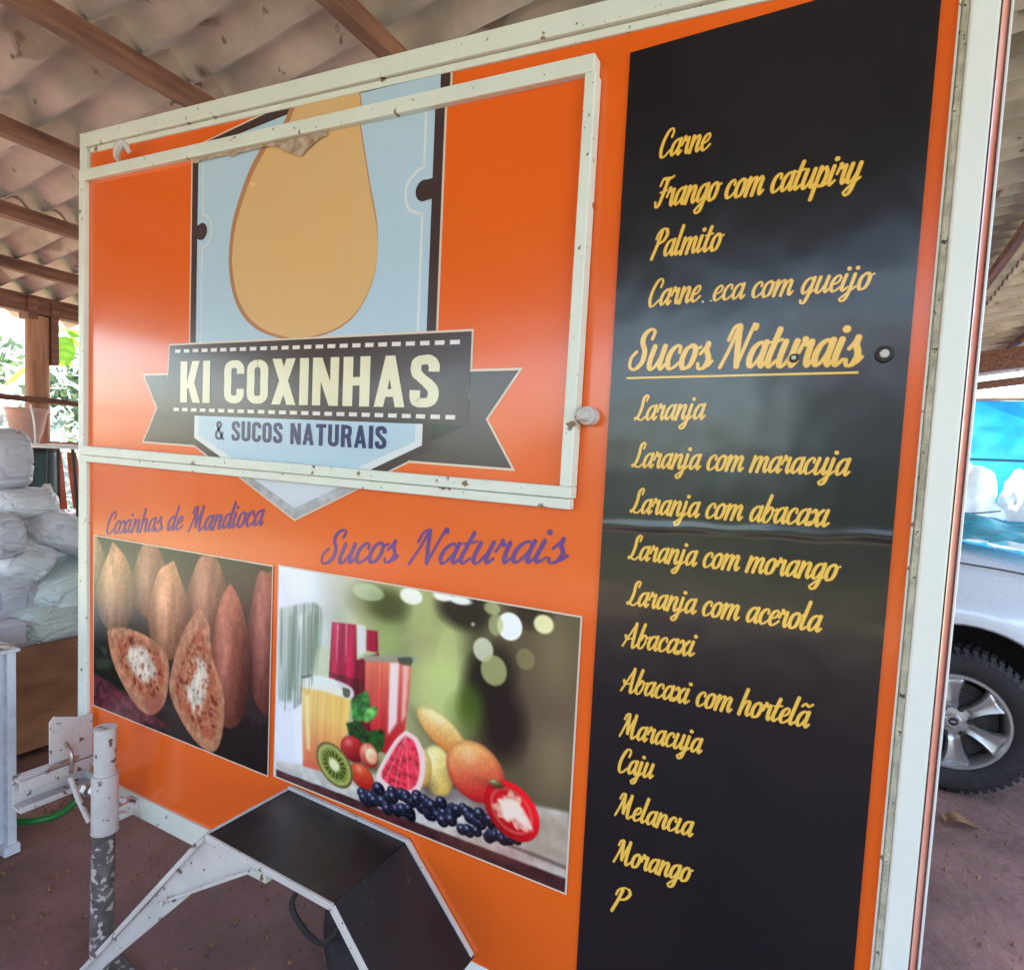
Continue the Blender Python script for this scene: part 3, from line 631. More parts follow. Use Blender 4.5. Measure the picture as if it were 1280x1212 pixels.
bv.add(vs, [(j * (ni + 1) + i, j * (ni + 1) + i + 1, (j + 1) * (ni + 1) + i + 1, (j + 1) * (ni + 1) + i) for j in range(nj) for i in range(ni)])
board = bv.build('menu_board', M['black'], TR, smooth=80)
YM = -.0095
lines = [('Carne', (824, 200.5), (887, 190), 33), ('Frango com catupiry', (820, 262), (1074, 230), 35), ('Palmito', (816, 324), (901, 314.5), 33),
 ('Carne', (810.5, 385), (875, 378), 32), ('eca com queijo', (891, 377.5), (1087, 363), 31),
 ('Laranja', (795, 525.5), (881, 524), 30), ('Laranja com maracuja', (791.5, 583.5), (1060, 594), 30), ('Laranja com abacax1', (789.5, 640), (1036, 657.5), 30),
 ('Laranja com morango', (787, 697.5), (1045, 725), 30), ('Laranja com acerola', (785.3, 754), (1025, 788), 30), ('Abacaxi', (781, 805.5), (869, 818.6), 30),
 ('Abacaxi com hortela~', (779, 861), (1010, 907), 30), ('Maracuja', (777, 917.5), (877, 939), 30), ('Caju', (772.6, 961), (817, 970), 30),
 ('Melanc1a', (771.5, 1015.5), (866, 1042), 30), ('Morango', (769.5, 1073.5), (863, 1099), 30), ('P', (766, 1132), (785, 1137), 30)]
for t, a, b_, h in lines:
    zc = P(a[0], a[1] - h)[1] - P(*a)[1]
    script_text('menu_line', t, P(*a), P(*b_), zc, [M['gold'], M['gold_edge']], board, YM, yfn=ym)
script_text('menu_heading', 'Sucos', P(786, 463), P(888, 461), P(800, 415)[1] - P(800, 463)[1], [M['gold'], M['gold_edge']], board, YM, thick=.23, yfn=ym)
script_text('menu_heading', 'Naturais', P(902, 460.5), P(1073, 457), P(915, 408)[1] - P(915, 460)[1], [M['gold'], M['gold_edge']], board, YM, thick=.23, yfn=ym)
ul = MB(); ribbon(ul, [P(785, 473.5), P(1073, 466.5)], .0034, 0, sub=40); ul.v = [(x, ym(x, z), z) for x, _, z in ul.v]; ul.build('heading_underline', M['gold'], board)
dt = MB(); disc(dt, P(880, 379), .0018, .0018, YM, n=8); disc(dt, P(890, 378), .0014, .0014, YM, n=8); dt.build('worn_letter_specks', M['white_print'], board)
def bolt(pxy, r, m1, m2, par):
    c = P(*pxy); q = MB(); q.lathe([(0, -.016), (r * .5, -.0155), (r * .62, -.012), (r * .62, -.009)], (c[0], 0, c[1]), 'Y', 12, 0)
    q.lathe([(r * .55, -.0135), (r, -.0125), (r * 1.1, -.0085)], (c[0], 0, c[1]), 'Y', 16, 1); q.build('bolt', [m1, m2], par, smooth=True)
bolt((1105, 444), .011, M['rust_white'], M['darkpart'], board); bolt((993, 449), .006, M['rust_white'], M['darkpart'], board)
script_text('purple_caption', 'Coxinhas de', P(133, 667), P(229, 661.5), P(140, 641)[1] - P(140, 667.5)[1], [M['purple'], M['purple_edge']], TR, -.009, yfn=lambda x, z: -.0046 - .0016 * mn.noise(Vector((x * 3, z * 3, 1))), slant=.38, thick=.18, thin=.06, ol=.05)
script_text('purple_caption', 'Mandioca', P(238, 664), P(330, 656), P(250, 633)[1] - P(250, 663)[1], [M['purple'], M['purple_edge']], TR, -.009, yfn=lambda x, z: -.0046 - .0016 * mn.noise(Vector((x * 3, z * 3, 1))), slant=.38, thick=.19, thin=.06, ol=.05)
script_text('purple_caption', 'Sucos', P(401, 704), P(496, 701.5), P(410, 664)[1] - P(410, 704)[1], [M['purple'], M['purple_edge']], TR, -.009, yfn=lambda x, z: -.0046 - .0016 * mn.noise(Vector((x * 3, z * 3, 1))), slant=.42, thick=.2, thin=.06, ol=.05)
script_text('purple_caption', 'Naturais', P(514, 704.5), P(706, 702), P(520, 662)[1] - P(520, 704)[1], [M['purple'], M['purple_edge']], TR, -.009, yfn=lambda x, z: -.0046 - .0016 * mn.noise(Vector((x * 3, z * 3, 1))), slant=.42, thick=.2, thin=.06, ol=.05)

# printed photographs: painted pixel by pixel here --------------------------------------------
class Paint:
    def __init__(s, corners, W):
        (x0, z0), (x1, z1), (x2, z2), (x3, z3) = corners      # TL TR BR BL in metres
        s.c = corners; s.W = W; s.H = int(W * abs(z0 - z3) / (x1 - x0)); s.x0 = min(x0, x3); s.x1 = max(x1, x2); s.z0 = min(z2, z3); s.z1 = max(z0, z1)
        s.im = np.zeros((s.H, s.W, 3)); s.v, s.u = np.mgrid[0:s.H, 0:s.W].astype(float)
    def m(s, p):                          # photograph position -> texture position (row from the top)
        x, z = P(*p); return ((x - s.x0) / (s.x1 - s.x0) * s.W, (s.z1 - z) / (s.z1 - s.z0) * s.H)
    def blur(s, a, r):
        r = int(r)
        if r < 1: return a
        for _ in range(2):
            for ax in (0, 1):
                pd = [(0, 0)] * a.ndim; pd[ax] = (r + 1, r); c = np.cumsum(np.pad(a, pd, mode='edge'), axis=ax)
                n_ = a.shape[ax]; c1 = np.take(c, range(2 * r + 1, 2 * r + 1 + n_), axis=ax); c0 = np.take(c, range(0, n_), axis=ax); a = (c1 - c0) / (2 * r + 1)
        return a
    def noise(s, sc, seed=0, oct_=3, sv=1.0):
        rs = np.random.RandomState(seed); out = np.zeros((s.H, s.W)); amp = 1; tot = 0
        for o in range(oct_):
            g_ = rs.rand(int(s.H / sc) + 3, int(s.W / sc) + 3); y = s.v / sc * sv; x = s.u / sc; iy = y.astype(int); ix = x.astype(int); fy = y - iy; fx = x - ix
            fy = fy * fy * (3 - 2 * fy); fx = fx * fx * (3 - 2 * fx)
            out += amp * (g_[iy, ix] * (1 - fy) * (1 - fx) + g_[iy + 1, ix] * fy * (1 - fx) + g_[iy, ix + 1] * (1 - fy) * fx + g_[iy + 1, ix + 1] * fy * fx); tot += amp; amp *= .5; sc = max(sc / 2, 2)
        return out / tot
    def polymask(s, pts, soft=1.2, smooth=True):
        q = [s.m(p) for p in pts]
        if smooth: q = [tuple(a) for a in cr(q + [q[0]], 6)[:-1]]
        ins = np.zeros((s.H, s.W), bool); n = len(q)
        for i in range(n):
            (xa, ya), (xb_, yb) = q[i], q[(i + 1) % n]
            if ya == yb: continue
            c = ((s.v < ya) != (s.v < yb)) & (s.u < (xb_ - xa) * (s.v - ya) / (yb - ya) + xa); ins ^= c
        return s.blur(ins.astype(float), soft)
    def ell(s, c, rx, ry, rot=0, soft=1.0):
        cx_, cy_ = s.m(c); ex = s.m((c[0] + rx, c[1])); ey = s.m((c[0], c[1] + ry)); RX = abs(ex[0] - cx_); RY = abs(ey[1] - cy_)
        a = math.radians(rot); du = s.u - cx_; dv = s.v - cy_; X_ = (du * math.cos(a) + dv * math.sin(a)) / RX; Y_ = (-du * math.sin(a) + dv * math.cos(a)) / RY
        d = np.sqrt(X_ ** 2 + Y_ ** 2); return np.clip((1 - d) * min(RX, RY) / soft + .5, 0, 1), X_, Y_
    def put(s, mask, col, al=1.0):
        mask = (mask * al)[..., None]; c = np.array(col) if not isinstance(col, np.ndarray) else col
        s.im = s.im * (1 - mask) + c * mask
    def image(s, name):
        im = bpy.data.images.new(name, s.W, s.H); a = np.ones((s.H, s.W, 4), np.float32); a[..., :3] = np.clip(s.im[::-1], 0, 1); im.pixels.foreach_set(a.ravel()); im.update(); im.pack(); return im
def shade(base, f): return np.clip(np.array(base)[None, None, :] * f[..., None], 0, 1)

def z4(x, y): return (340 + x / 2.525, 640 + y / 2.525)
def paint_juice():
    cs = [P(352, 707), P(722, 770), P(708, 1111), P(350, 969)]
    s = Paint(cs, 900)
    U = s.u / s.W; V = s.v / s.H
    # soft garden behind
    left = np.array([.86, .89, .95]); mid = np.array([.70, .71, .50]); right = np.array([.42, .38, .28])
    t1 = np.clip((U - .12) / .22, 0, 1)[..., None]; t2 = np.clip((U - .45) / .35, 0, 1)[..., None]
    s.im = left * (1 - t1) + mid * t1; s.im = s.im * (1 - t2) + right * t2
    s.im *= (.80 + .36 * s.noise(110, 3, 2))[..., None]
    def blob(x, y, rx, ry, col, al, soft=60, rot=0): m_, _, _ = s.ell(z4(x, y), rx / 2.525, ry / 2.525, rot, soft); s.put(m_, col, al)
    blob(360, 290, 90, 60, (.33, .38, .20), .8, 60); blob(370, 400, 60, 70, (.55, .62, .36), .6, 50)
    blob(600, 310, 75, 75, (.20, .18, .13), .9, 50); blob(650, 500, 120, 90, (.22, .21, .15), .85, 70, 30); blob(720, 640, 80, 120, (.23, .18, .16), .8, 70)
    blob(560, 440, 60, 160, (.74, .78, .50), .9, 60); blob(540, 560, 110, 110, (.78, .82, .52), .8, 70, 30); blob(640, 640, 70, 60, (.35, .42, .18), .6, 50)
    blob(480, 330, 45, 90, (.70, .74, .48), .7, 40); blob(860, 640, 110, 220, (.42, .34, .28), .8, 80); blob(820, 300, 60, 50, (.20, .19, .13), .7, 40)
    blob(900, 450, 60, 120, (.55, .49, .36), .6, 60); blob(900, 780, 70, 100, (.58, .50, .38), .6, 60)
    blob(610, 300, 80, 62, (.13, .12, .09), .95, 30); blob(690, 520, 70, 110, (.15, .14, .10), .9, 40, 30); blob(735, 660, 70, 110, (.17, .13, .12), .85, 45); blob(820, 310, 60, 50, (.16, .14, .10), .8, 30); blob(370, 290, 60, 46, (.26, .32, .14), .85, 30); blob(630, 600, 40, 60, (.30, .40, .12), .7, 30)
    for (x, y, rx, ry, c, al) in ((755, 357, 40, 44, (1, 1, .94), 1), (712, 352, 24, 34, (.7, .74, .5), .7), (862, 350, 32, 30, (.98, .95, .72), .9), (672, 430, 32, 38, (.86, .86, .74), .85), (705, 495, 42, 48, (.72, .72, .48), .8), (805, 460, 30, 34, (.6, .56, .38), .6),
                              (445, 262, 36, 26, (.97, .97, .92), .9), (545, 262, 30, 16, (1, 1, .97), .9), (600, 275, 36, 14, (1, 1, .97), .9), (700, 300, 26, 20, (.75, .8, .55), .7), (640, 350, 6, 6, (.9, .85, .7), .8), (310, 250, 50, 26, (.8, .86, .7), .6)):
        blob(x, y, rx, ry, c, al, 5)
    pm = lambda pts, **k: s.polymask([z4(*q) for q in pts], **k)
    # table
    tb = pm([(20, 780), (200, 800), (500, 850), (940, 940), (940, 1200), (20, 850)], smooth=False, soft=3)
    gr = s.noise(40, 5, 3)
    wood = shade((.80, .77, .74), .82 + .3 * s.noise(24, 9, 3)); s.put(tb, wood)
    rt = pm([(600, 900), (940, 960), (940, 1130), (700, 1010)], soft=14); s.put(rt, (.62, .52, .44), .6)
    for (a, b_) in (((500, 940), (940, 1110)), ((30, 815), (940, 1150))):
        ln = pm([a, b_, (b_[0], b_[1] + 12), (a[0], a[1] + 6)], smooth=False, soft=2); s.put(ln, (.35, .27, .26), .7)
    ed = pm([(20, 806), (940, 1152), (940, 1200), (20, 834)], smooth=False); s.put(ed, shade((.30, .17, .18), .75 + .6 * s.noise(20, 8, 3)))
    # glasses
    st_ = s.noise(9, 21, 2, sv=.04)
    gl = pm([(30, 300), (155, 290), (162, 420), (140, 520), (100, 600), (30, 600)], soft=3); s.put(gl, shade((.62, .70, .62), .7 + .55 * st_), .85)
    for x, c in ((60, (.30, .40, .28)), (118, (.34, .42, .30)), (140, (.38, .5, .36)), (90, (.85, .9, .88))): s.put(pm([(x, 330), (x + 16, 330), (x + 10, 560), (x - 4, 560)], soft=4), c, .7)
    s.put(pm([(30, 590), (95, 600), (95, 780), (30, 770)], soft=4, smooth=False), (.88, .88, .92), .9)
    s.put(pm([(150, 430), (190, 430), (190, 530), (130, 520)], soft=6), (.78, .80, .62), .8)
    for pl, c in (([(196, 343), (272, 352), (276, 545), (186, 520)], (.66, .06, .20)), ([(268, 465), (345, 440), (330, 700), (262, 690)], (.55, .05, .16)), ([(306, 368), (340, 372), (342, 440), (304, 432)], (.72, .08, .24)), ([(186, 500), (300, 530), (300, 620), (230, 560)], (.42, .04, .12))):
        s.put(pm(pl, smooth=False), shade(c, .6 + .8 * st_))
    for x in (212, 240): s.put(pm([(x, 350), (x + 5, 350), (x, 470), (x - 2, 470)], smooth=False), (.9, .6, .68), .7)
    s.put(pm([(276, 350), (302, 356), (302, 440), (278, 450)], smooth=False, soft=2), (.88, .86, .9), .8)
    gm = pm([(300, 450), (446, 455), (440, 560), (425, 690), (372, 760), (330, 740), (300, 600)], smooth=False, soft=2)
    gy = np.clip((s.v - s.m(z4(370, 450))[1]) / 250, 0, 1)[..., None]
    s.put(gm, (np.array([.93, .50, .38]) * (1 - gy) + np.array([.72, .10, .16]) * gy) * (.88 + .25 * st_)[..., None])
    s.put(pm([(378, 470), (408, 470), (400, 660), (372, 700)], smooth=False, soft=3), (.97, .92, .92), .85)
    s.put(pm([(420, 470), (438, 470), (428, 640), (414, 660)], smooth=False, soft=3), (.96, .78, .76), .75)
    s.put(pm([(300, 446), (446, 451), (446, 470), (300, 464)], soft=2), (.55, .62, .55), .8); s.put(pm([(402, 455), (446, 455), (444, 480), (410, 474)], soft=1), (.2, .26, .22), .7)
    gm = pm([(97, 520), (256, 565), (246, 680), (225, 750), (170, 815), (104, 795)], smooth=False, soft=2)
    gy = np.clip((s.v - s.m(z4(170, 640))[1]) / 190, 0, 1)[..., None]
    s.put(gm, (np.array([.95, .74, .36]) * (1 - gy) + np.array([.84, .28, .22]) * gy) * (.9 + .2 * st_)[..., None])
    s.put(pm([(97, 508), (175, 515), (256, 548), (256, 585), (175, 562), (98, 545)], soft=2), (.90, .92, .90), .85)
    for q in (([(100, 512), (130, 508), (128, 516), (102, 520)]), ([(230, 548), (252, 556), (250, 580), (232, 575)])): s.put(pm(q, soft=1), (.2, .22, .18), .8)
    s.put(pm([(70, 560), (102, 560), (105, 780), (80, 770)], smooth=False, soft=4), (.93, .93, .93), .6); s.put(pm([(110, 570), (124, 574), (128, 750), (116, 740)], smooth=False, soft=3), (1, .9, .6), .7)
    # mint
    for k, q in enumerate(([(256, 590), (300, 560), (316, 600), (300, 650), (262, 650)], [(300, 620), (334, 606), (334, 640), (300, 660)], [(240, 660), (290, 660), (310, 720), (260, 716)], [(290, 690), (358, 684), (350, 750), (310, 740)])):
        s.put(pm(q, soft=2), shade(((.22, .50, .22), (.36, .62, .3), (.10, .26, .10), (.14, .32, .12))[k], .5 + 1.0 * s.noise(14, 40 + k, 2)))
    def ball(x, y, rx, ry, c1, c2, rot=0, soft=5, hl=.3):
        sh_, _, _ = s.ell(z4(x + rx * .2, y + ry * .85), rx * 1.15 / 2.525, ry * .5 / 2.525, rot, 26); s.put(sh_, (.25, .16, .15), .45)
        m_, X_, Y_ = s.ell(z4(x, y), rx / 2.525, ry / 2.525, rot, soft); wob = .93 + .14 * s.noise(5, int(x), 2); f = np.clip(.5 - .35 * X_ - .45 * Y_, 0, 1)[..., None]
        s.put(m_, np.clip((np.array(c1) * f + np.array(c2) * (1 - f)) * wob[..., None], 0, 1)); rim_ = np.clip((np.sqrt(X_ ** 2 + Y_ ** 2) - .8) * 4, 0, 1) * m_; s.put(rim_, np.array(c2) * .6, .4)
        h_ = np.exp(-((X_ + .35) ** 2 + (Y_ + .4) ** 2) * 12); s.put(h_ * m_, (1, 1, .95), hl)
    # mango and lemons
    ball(540, 685, 92, 48, (.96, .90, .62), (.86, .52, .24), 28); ball(528, 810, 52, 78, (.97, .92, .66), (.86, .70, .34), -8)
    ball(645, 812, 97, 92, (.97, .74, .42), (.78, .14, .16), 15, hl=.25); ball(480, 800, 30, 60, (.9, .86, .6), (.8, .6, .3))
    # strawberry, carrot, kiwi
    ball(262, 742, 40, 40, (.85, .2, .2), (.5, .04, .08)); ball(312, 762, 30, 38, (.95, .55, .42), (.8, .15, .15)); ball(320, 764, 20, 26, (.98, .86, .7), (.9, .6, .45))
    ball(290, 828, 40, 36, (.92, .38, .2), (.7, .12, .1), 20)
    m_, X_, Y_ = s.ell(z4(203, 792), 64 / 2.525, 60 / 2.525, 30, 2); d = np.sqrt(X_ ** 2 + Y_ ** 2)
    s.put(m_, (.42, .36, .16)); s.put(s.blur(m_ * (d < .88), 2), (.68, .70, .40)); s.put(s.blur(m_ * (d < .76), 3), shade((.48, .53, .20), .75 + .5 * s.noise(8, 90, 3))); ang = np.arctan2(Y_, X_)
    s.put(m_ * (np.abs(d - .5) < .13) * (np.sin(ang * 17) > -.1), (.16, .17, .07), .75); s.put(np.clip((.34 - d) * 8, 0, 1), (.90, .88, .68)); s.put(m_ * ((d < .78) & (d > .62)) * (np.sin(ang * 30) > .2), (.66, .70, .3), .5)
    # grapefruit wedge
    s.put(pm([(428, 683), (468, 712), (490, 780), (478, 860), (440, 902), (390, 886), (336, 836), (360, 770), (396, 712)]), (.95, .80, .78))
    s.put(pm([(428, 700), (456, 722), (472, 790), (462, 850), (430, 874), (390, 862), (352, 826), (374, 775), (402, 728)], soft=2), shade((.88, .22, .30), .65 + .7 * s.noise(9, 60, 2)))
    for (a, b_) in (((428, 700), (392, 862)), ((428, 700), (436, 874)), ((428, 700), (366, 830)), ((428, 700), (462, 820))): s.put(pm([a, b_, (b_[0] + 4, b_[1] + 2), (a[0] + 2, a[1] + 3)], smooth=False, soft=1), (.95, .62, .62), .6)
    # berries
    rs = random.Random(3)
    for k in range(80):
        t = k / 79; x = 300 + 480 * t + rs.uniform(-16, 16); yc = 872 + 135 * t + 8; y = yc + rs.uniform(-44, 40) * (.45 + .65 * math.sin(math.pi * t)); r_b = rs.uniform(15, 21)
        m_, X_, Y_ = s.ell(z4(x, y), r_b / 2.525, r_b * 1.02 / 2.525, 0, 1.5); s.put(m_, shade((.10, .10, .15), 1.3 - .6 * (X_ + Y_)))
        s.put(np.exp(-((X_ + .25) ** 2 + (Y_ + .35) ** 2) * 14) * m_, (.72, .74, .86), .8); s.put(np.exp(-((X_ - .3) ** 2 + (Y_ - .3) ** 2) * 20) * m_, (.4, .42, .55), .5)
    # grain of a real print, pale haze painted over the left side
    # tomato
    m_, X_, Y_ = s.ell(z4(760, 935), 96 / 2.525, 84 / 2.525, 32, 2); d = np.sqrt(X_ ** 2 + Y_ ** 2); s.put(m_, shade((.80, .09, .13), 1.05 - .25 * Y_)); s.put(m_ * ((d > .66) & (d < .78)), (.90, .40, .36), .6)
    ang = np.arctan2(Y_, X_); star = np.clip((.58 + .14 * np.sin(ang * 3 + 1) + .06 * np.sin(ang * 11) - d) * 14, 0, 1); s.put(star, shade((.93, .62, .54), .8 + .4 * s.noise(10, 70, 2))); 
    s.put(pm([(720, 895), (775, 905), (815, 960), (825, 1000), (770, 960), (740, 965)], soft=3), (.96, .86, .80), .9)
    ball(712, 850, 22, 12, (.6, .65, .4), (.3, .2, .1))
    for (x, w_, c) in ((170, 60, (.80, .45, .25)), (350, 60, (.62, .12, .16)), (650, 90, (.70, .38, .22)), (760, 80, (.60, .16, .16))):
        m_, _, _ = s.ell(z4(x, 925 + (x - 170) * .24), w_ / 2.525, 9, 0, 30); s.put(m_ * tb, c, .22)
    s.im = s.blur(s.im, 1)
    g_ = s.im.mean(axis=2, keepdims=True); s.im = g_ + (s.im - g_) * .92; s.im = np.clip((s.im - .5) * 1.14 + .50, .02, 1)
    hz = np.clip(1 - (s.u / s.W) / .42, 0, 1) * np.clip(1.15 - s.v / s.H, 0, 1); s.put(hz, (.93, .94, .97), .55)
    tn_ = pm([(30, 300), (155, 290), (162, 420), (140, 520), (100, 600), (30, 600)], soft=3); s.put(tn_ * np.clip((st_ - .5) * 6, 0, 1), (.35, .43, .36), .5)
    s.im *= (.965 + .07 * np.random.RandomState(5).rand(s.H, s.W))[..., None]
    return s
def z3(x, y): return (100 + x / 3.564, 640 + y / 3.564)
def paint_cassava():
    s = Paint([P(121, 669.5), P(340.7, 707.3), P(337, 967), P(121, 880)], 640)
    s.im = shade((.20, .18, .19), .6 + .8 * s.noise(60, 2, 3)); pm = lambda pts, **k: s.polymask([z3(*q) for q in pts], **k)
    s.put(pm([(600, 200), (860, 240), (850, 330), (760, 400), (700, 330)], soft=12), (.26, .27, .24), .8)
    s.put(pm([(75, 560), (140, 600), (230, 800), (75, 720)], soft=10), (.16, .20, .17), .9)
    for q in ([(80, 640), (150, 655), (140, 690), (85, 690)], [(90, 590), (130, 600), (125, 640)]): s.put(pm(q, soft=4), (.38, .44, .38), .5)
    s.put(pm([(70, 710), (200, 790), (420, 960), (250, 930), (70, 870)], soft=3, smooth=False), shade((.42, .24, .28), .7 + .7 * s.noise(16, 6, 3)))
    s.put(pm([(640, 930), (860, 950), (860, 1180), (700, 1110), (600, 1060)], soft=10), (.09, .06, .08), .9)
    for x in (780, 805, 830): s.put(pm([(x, 900), (x + 8, 900), (x + 4, 1120), (x - 4, 1120)], soft=4), (.5, .48, .56), .4)
    def drop(apex, c, rx, ry, col, seed):
        (ax, ay), (cx_, cy_) = apex, c
        pts = [(ax, ay)]
        for k in range(1, 12):
            a = -math.pi / 2 + 2 * math.pi * k / 12; pts.append((cx_ + rx * math.cos(a) * (1 if math.sin(a) > -.4 else .82), cy_ + ry * math.sin(a)))
        m_ = pm(pts, soft=1.5); u0, v0 = s.m(z3(cx_, cy_)); ru = abs(s.m(z3(cx_ + rx, cy_))[0] - u0); X_ = (s.u - u0) / ru; rv = abs(s.m(z3(cx_, cy_ + ry))[1] - v0); Y_ = (s.v - v0) / rv
        f = np.clip(1.12 - .42 * np.abs(X_ + .18) ** 1.6 - .25 * Y_, .32, 1.3) * (.70 + .36 * s.noise(14, seed, 4, sv=.35) + .24 * s.noise(6, seed + 50, 3)); hl = np.exp(-((X_ + .35) ** 2 * 7 + (Y_ + .1) ** 2 * 1.6)) * .16; s.put(m_, np.clip(shade(np.array(col) * np.array([.94, .98, .90]), f) + hl[..., None], 0, 1))
    drop((85, 100), (70, 210), 60, 100, (.60, .46, .42), 11); drop((320, 130), (322, 300), 85, 175, (.55, .37, .33), 12); drop((575, 185), (580, 370), 98, 190, (.58, .38, .35), 14)
    drop((845, 265), (845, 560), 95, 340, (.50, .28, .28), 16); drop((680, 310), (680, 650), 98, 310, (.56, .32, .30), 15); drop((155, 125), (172, 350), 92, 185, (.64, .45, .38), 10); drop((430, 210), (405, 440), 96, 215, (.68, .47, .40), 13)
    def cut(outer, fill, white, seed):
        m_ = pm(outer, soft=1.5); s.put(m_, shade((.74, .54, .44), .75 + .5 * s.noise(14, seed, 3)))
        m2 = pm(fill, soft=4); n_ = s.noise(11, seed + 1, 3); mixc = np.where(n_[..., None] > .50, np.array([.72, .42, .32]), np.array([.78, .60, .48])); mixc = np.where((n_ < .38)[..., None], np.array([.52, .24, .19]), mixc); s.put(m2, s.blur(mixc, 2))
        wn = np.clip((s.noise(16, seed + 7, 4, sv=.6) - .30) * 8, 0, 1); s.put(pm(white, soft=7) * wn, shade((.92, .89, .86), .72 + .4 * s.noise(10, seed + 2, 3, sv=.4))); s.put(np.clip((s.noise(7, seed + 9, 2) - .70) * 12, 0, 1) * m2, (.36, .16, .12), .55)
    cut([(130, 520), (220, 512), (330, 560), (395, 630), (408, 730), (385, 850), (325, 897), (265, 860), (200, 760), (150, 640)], [(175, 560), (250, 550), (340, 600), (385, 690), (375, 790), (320, 830), (250, 760), (190, 650)], [(240, 590), (300, 598), (330, 650), (352, 712), (300, 757), (240, 690), (218, 630)], 30)
    s.put(pm([(290, 830), (380, 800), (370, 870), (325, 893)], soft=4), (.66, .40, .36), .8)
    cut([(542, 422), (585, 500), (600, 640), (650, 800), (645, 980), (605, 1062), (530, 1020), (450, 900), (408, 780), (432, 640), (480, 510)], [(545, 500), (580, 620), (625, 800), (620, 940), (590, 1010), (520, 940), (455, 850), (440, 760), (480, 620)], [(505, 645), (555, 650), (578, 730), (565, 830), (530, 900), (492, 830), (480, 730)], 34)
    s.im = s.blur(s.im, 1); g_ = s.im.mean(axis=2, keepdims=True); s.im = g_ + (s.im - g_) * .9; s.im = np.clip((s.im - .45) * 1.22 + .40, .015, 1) * np.array([1.0, .955, .90]); s.im *= (.95 + .1 * np.random.RandomState(6).rand(s.H, s.W))[..., None]
    return s
def print_mat(name, img):
    m = bpy.data.materials.new(name); m.use_nodes = True; n = m.node_tree.nodes; l = m.node_tree.links; b = n['Principled BSDF']
    t = n.new('ShaderNodeTexImage'); t.image = img; l.new(t.outputs[0], b.inputs['Base Color']); b.inputs['Roughness'].default_value = .24
    tc = n.new('ShaderNodeTexCoord'); nz = n.new('ShaderNodeTexNoise'); nz.inputs['Scale'].default_value = 5; l.new(tc.outputs['Object'], nz.inputs['Vector'])
    bp = n.new('ShaderNodeBump'); bp.inputs['Strength'].default_value = .06; bp.inputs['Distance'].default_value = .01; l.new(nz.outputs['Fac'], bp.inputs['Height']); l.new(bp.outputs[0], b.inputs['Normal'])
    return m
def printed(name, s, imgname):
    x0, x1, z0, z1 = s.x0, s.x1, s.z0, s.z1; y = -.0072; e = .0035
    fr = MB().add([(x0 - e, y + .0005, z0 - e), (x1 + e, y + .0005, z0 - e), (x1 + e, y + .0005, z1 + e), (x0 - e, y + .0005, z1 + e)], [(0, 1, 2, 3)])
    me = bpy.data.meshes.new(name); org = TR.location
    me.from_pydata([(x0 - org.x, y - org.y, z0), (x1 - org.x, y - org.y, z0), (x1 - org.x, y - org.y, z1), (x0 - org.x, y - org.y, z1)], [], [(0, 1, 2, 3)])
    uv = me.uv_layers.new(name='UVMap'); uv.data.foreach_set('uv', [0, 0, 1, 0, 1, 1, 0, 1]); me.materials.append(print_mat(name + '_print', s.image(imgname)))
    o = bpy.data.objects.new(name, me); COL.objects.link(o); o.parent = TR
    fr.build('photo_border', M['edge_print'], o); return o
printed('juice_photo_print', paint_juice(), 'juice_print'); printed('snack_photo_print', paint_cassava(), 'snack_print')

# stray flecks and scratches in the film
# shelf over the wheel: black top, white folded edges, sloping end, splayed support
SH = MB().prism([(-1.112, .700), (-.762, .689), (-.762, .694), (-1.112, .705)], -.226, -.006).build('side_shelf', M['rubber_black'], TR, bevel=.001)
d_ = P(548, 1113); q2 = (-.762 + (d_[0] + .762) * 2.2, .694 + (d_[1] - .694) * 2.2)
MB().prism([(-.761, .689), q2, (q2[0] + .003, q2[1] + .005), (-.761, .694)], -.226, -.006).build('sloping_end', M['rubber_black'], SH, bevel=.001)
e = MB(); e.beam((-1.114, -.229, .700), (-.758, -.229, .689), .006, .014); e.beam((-.76, -.229, .689), (q2[0], -.229, q2[1]), .006, .014)
e.beam((-1.116, -.228, .702), (-1.116, -.006, .702), .006, .010); e.beam((-1.114, -.011, .709), (-.758, -.011, .698), .010, .007); e.beam((-.76, -.011, .697), (q2[0], -.011, q2[1] + .008), .010, .007)
e.build('shelf_edging', M['rust_white'], SH, bevel=.001)
lg = MB(); A0 = (-1.118, -.226, .690); B0 = (-.95, -.226, .690)
def fold(a, b, w_, m=0): lg.beam(a, b, .004, w_)
lv = [(-1.120, -.224, .694), (-.955, -.16, .690), (-1.22, -.224, .520), (-1.312, -.224, .478)]
lg.add([(-1.120, -.226, .693), (-.96, -.224, .688), (-1.16, -.222, .560), (-1.50, -.222, .235), (-1.70, -.222, .0), (-1.76, -.222, .0), (-1.53, -.224, .245), (-1.31, -.226, .478),
        (-1.120, -.221, .693), (-.96, -.219, .688), (-1.16, -.217, .560), (-1.50, -.217, .235), (-1.70, -.217, .0), (-1.76, -.217, .0), (-1.53, -.219, .245), (-1.31, -.221, .478)],
       [(0, 7, 2, 1), (7, 6, 3, 2), (6, 5, 4, 3), (8, 9, 10, 15), (15, 10, 11, 14), (14, 11, 12, 13), (0, 8, 15, 7), (7, 15, 14, 6), (6, 14, 13, 5), (1, 2, 10, 9), (2, 3, 11, 10), (3, 4, 12, 11)])
lg.beam((-1.122, -.23, .694), (-1.762, -.226, .0), .012, .010); lg.beam((-.965, -.226, .684), (-1.17, -.226, .556), .012, .006); lg.beam((-1.02, -.229, .652), (-1.27, -.229, .494), .010, .005)
lg.build('support_leg', M['rust_white'], SH)
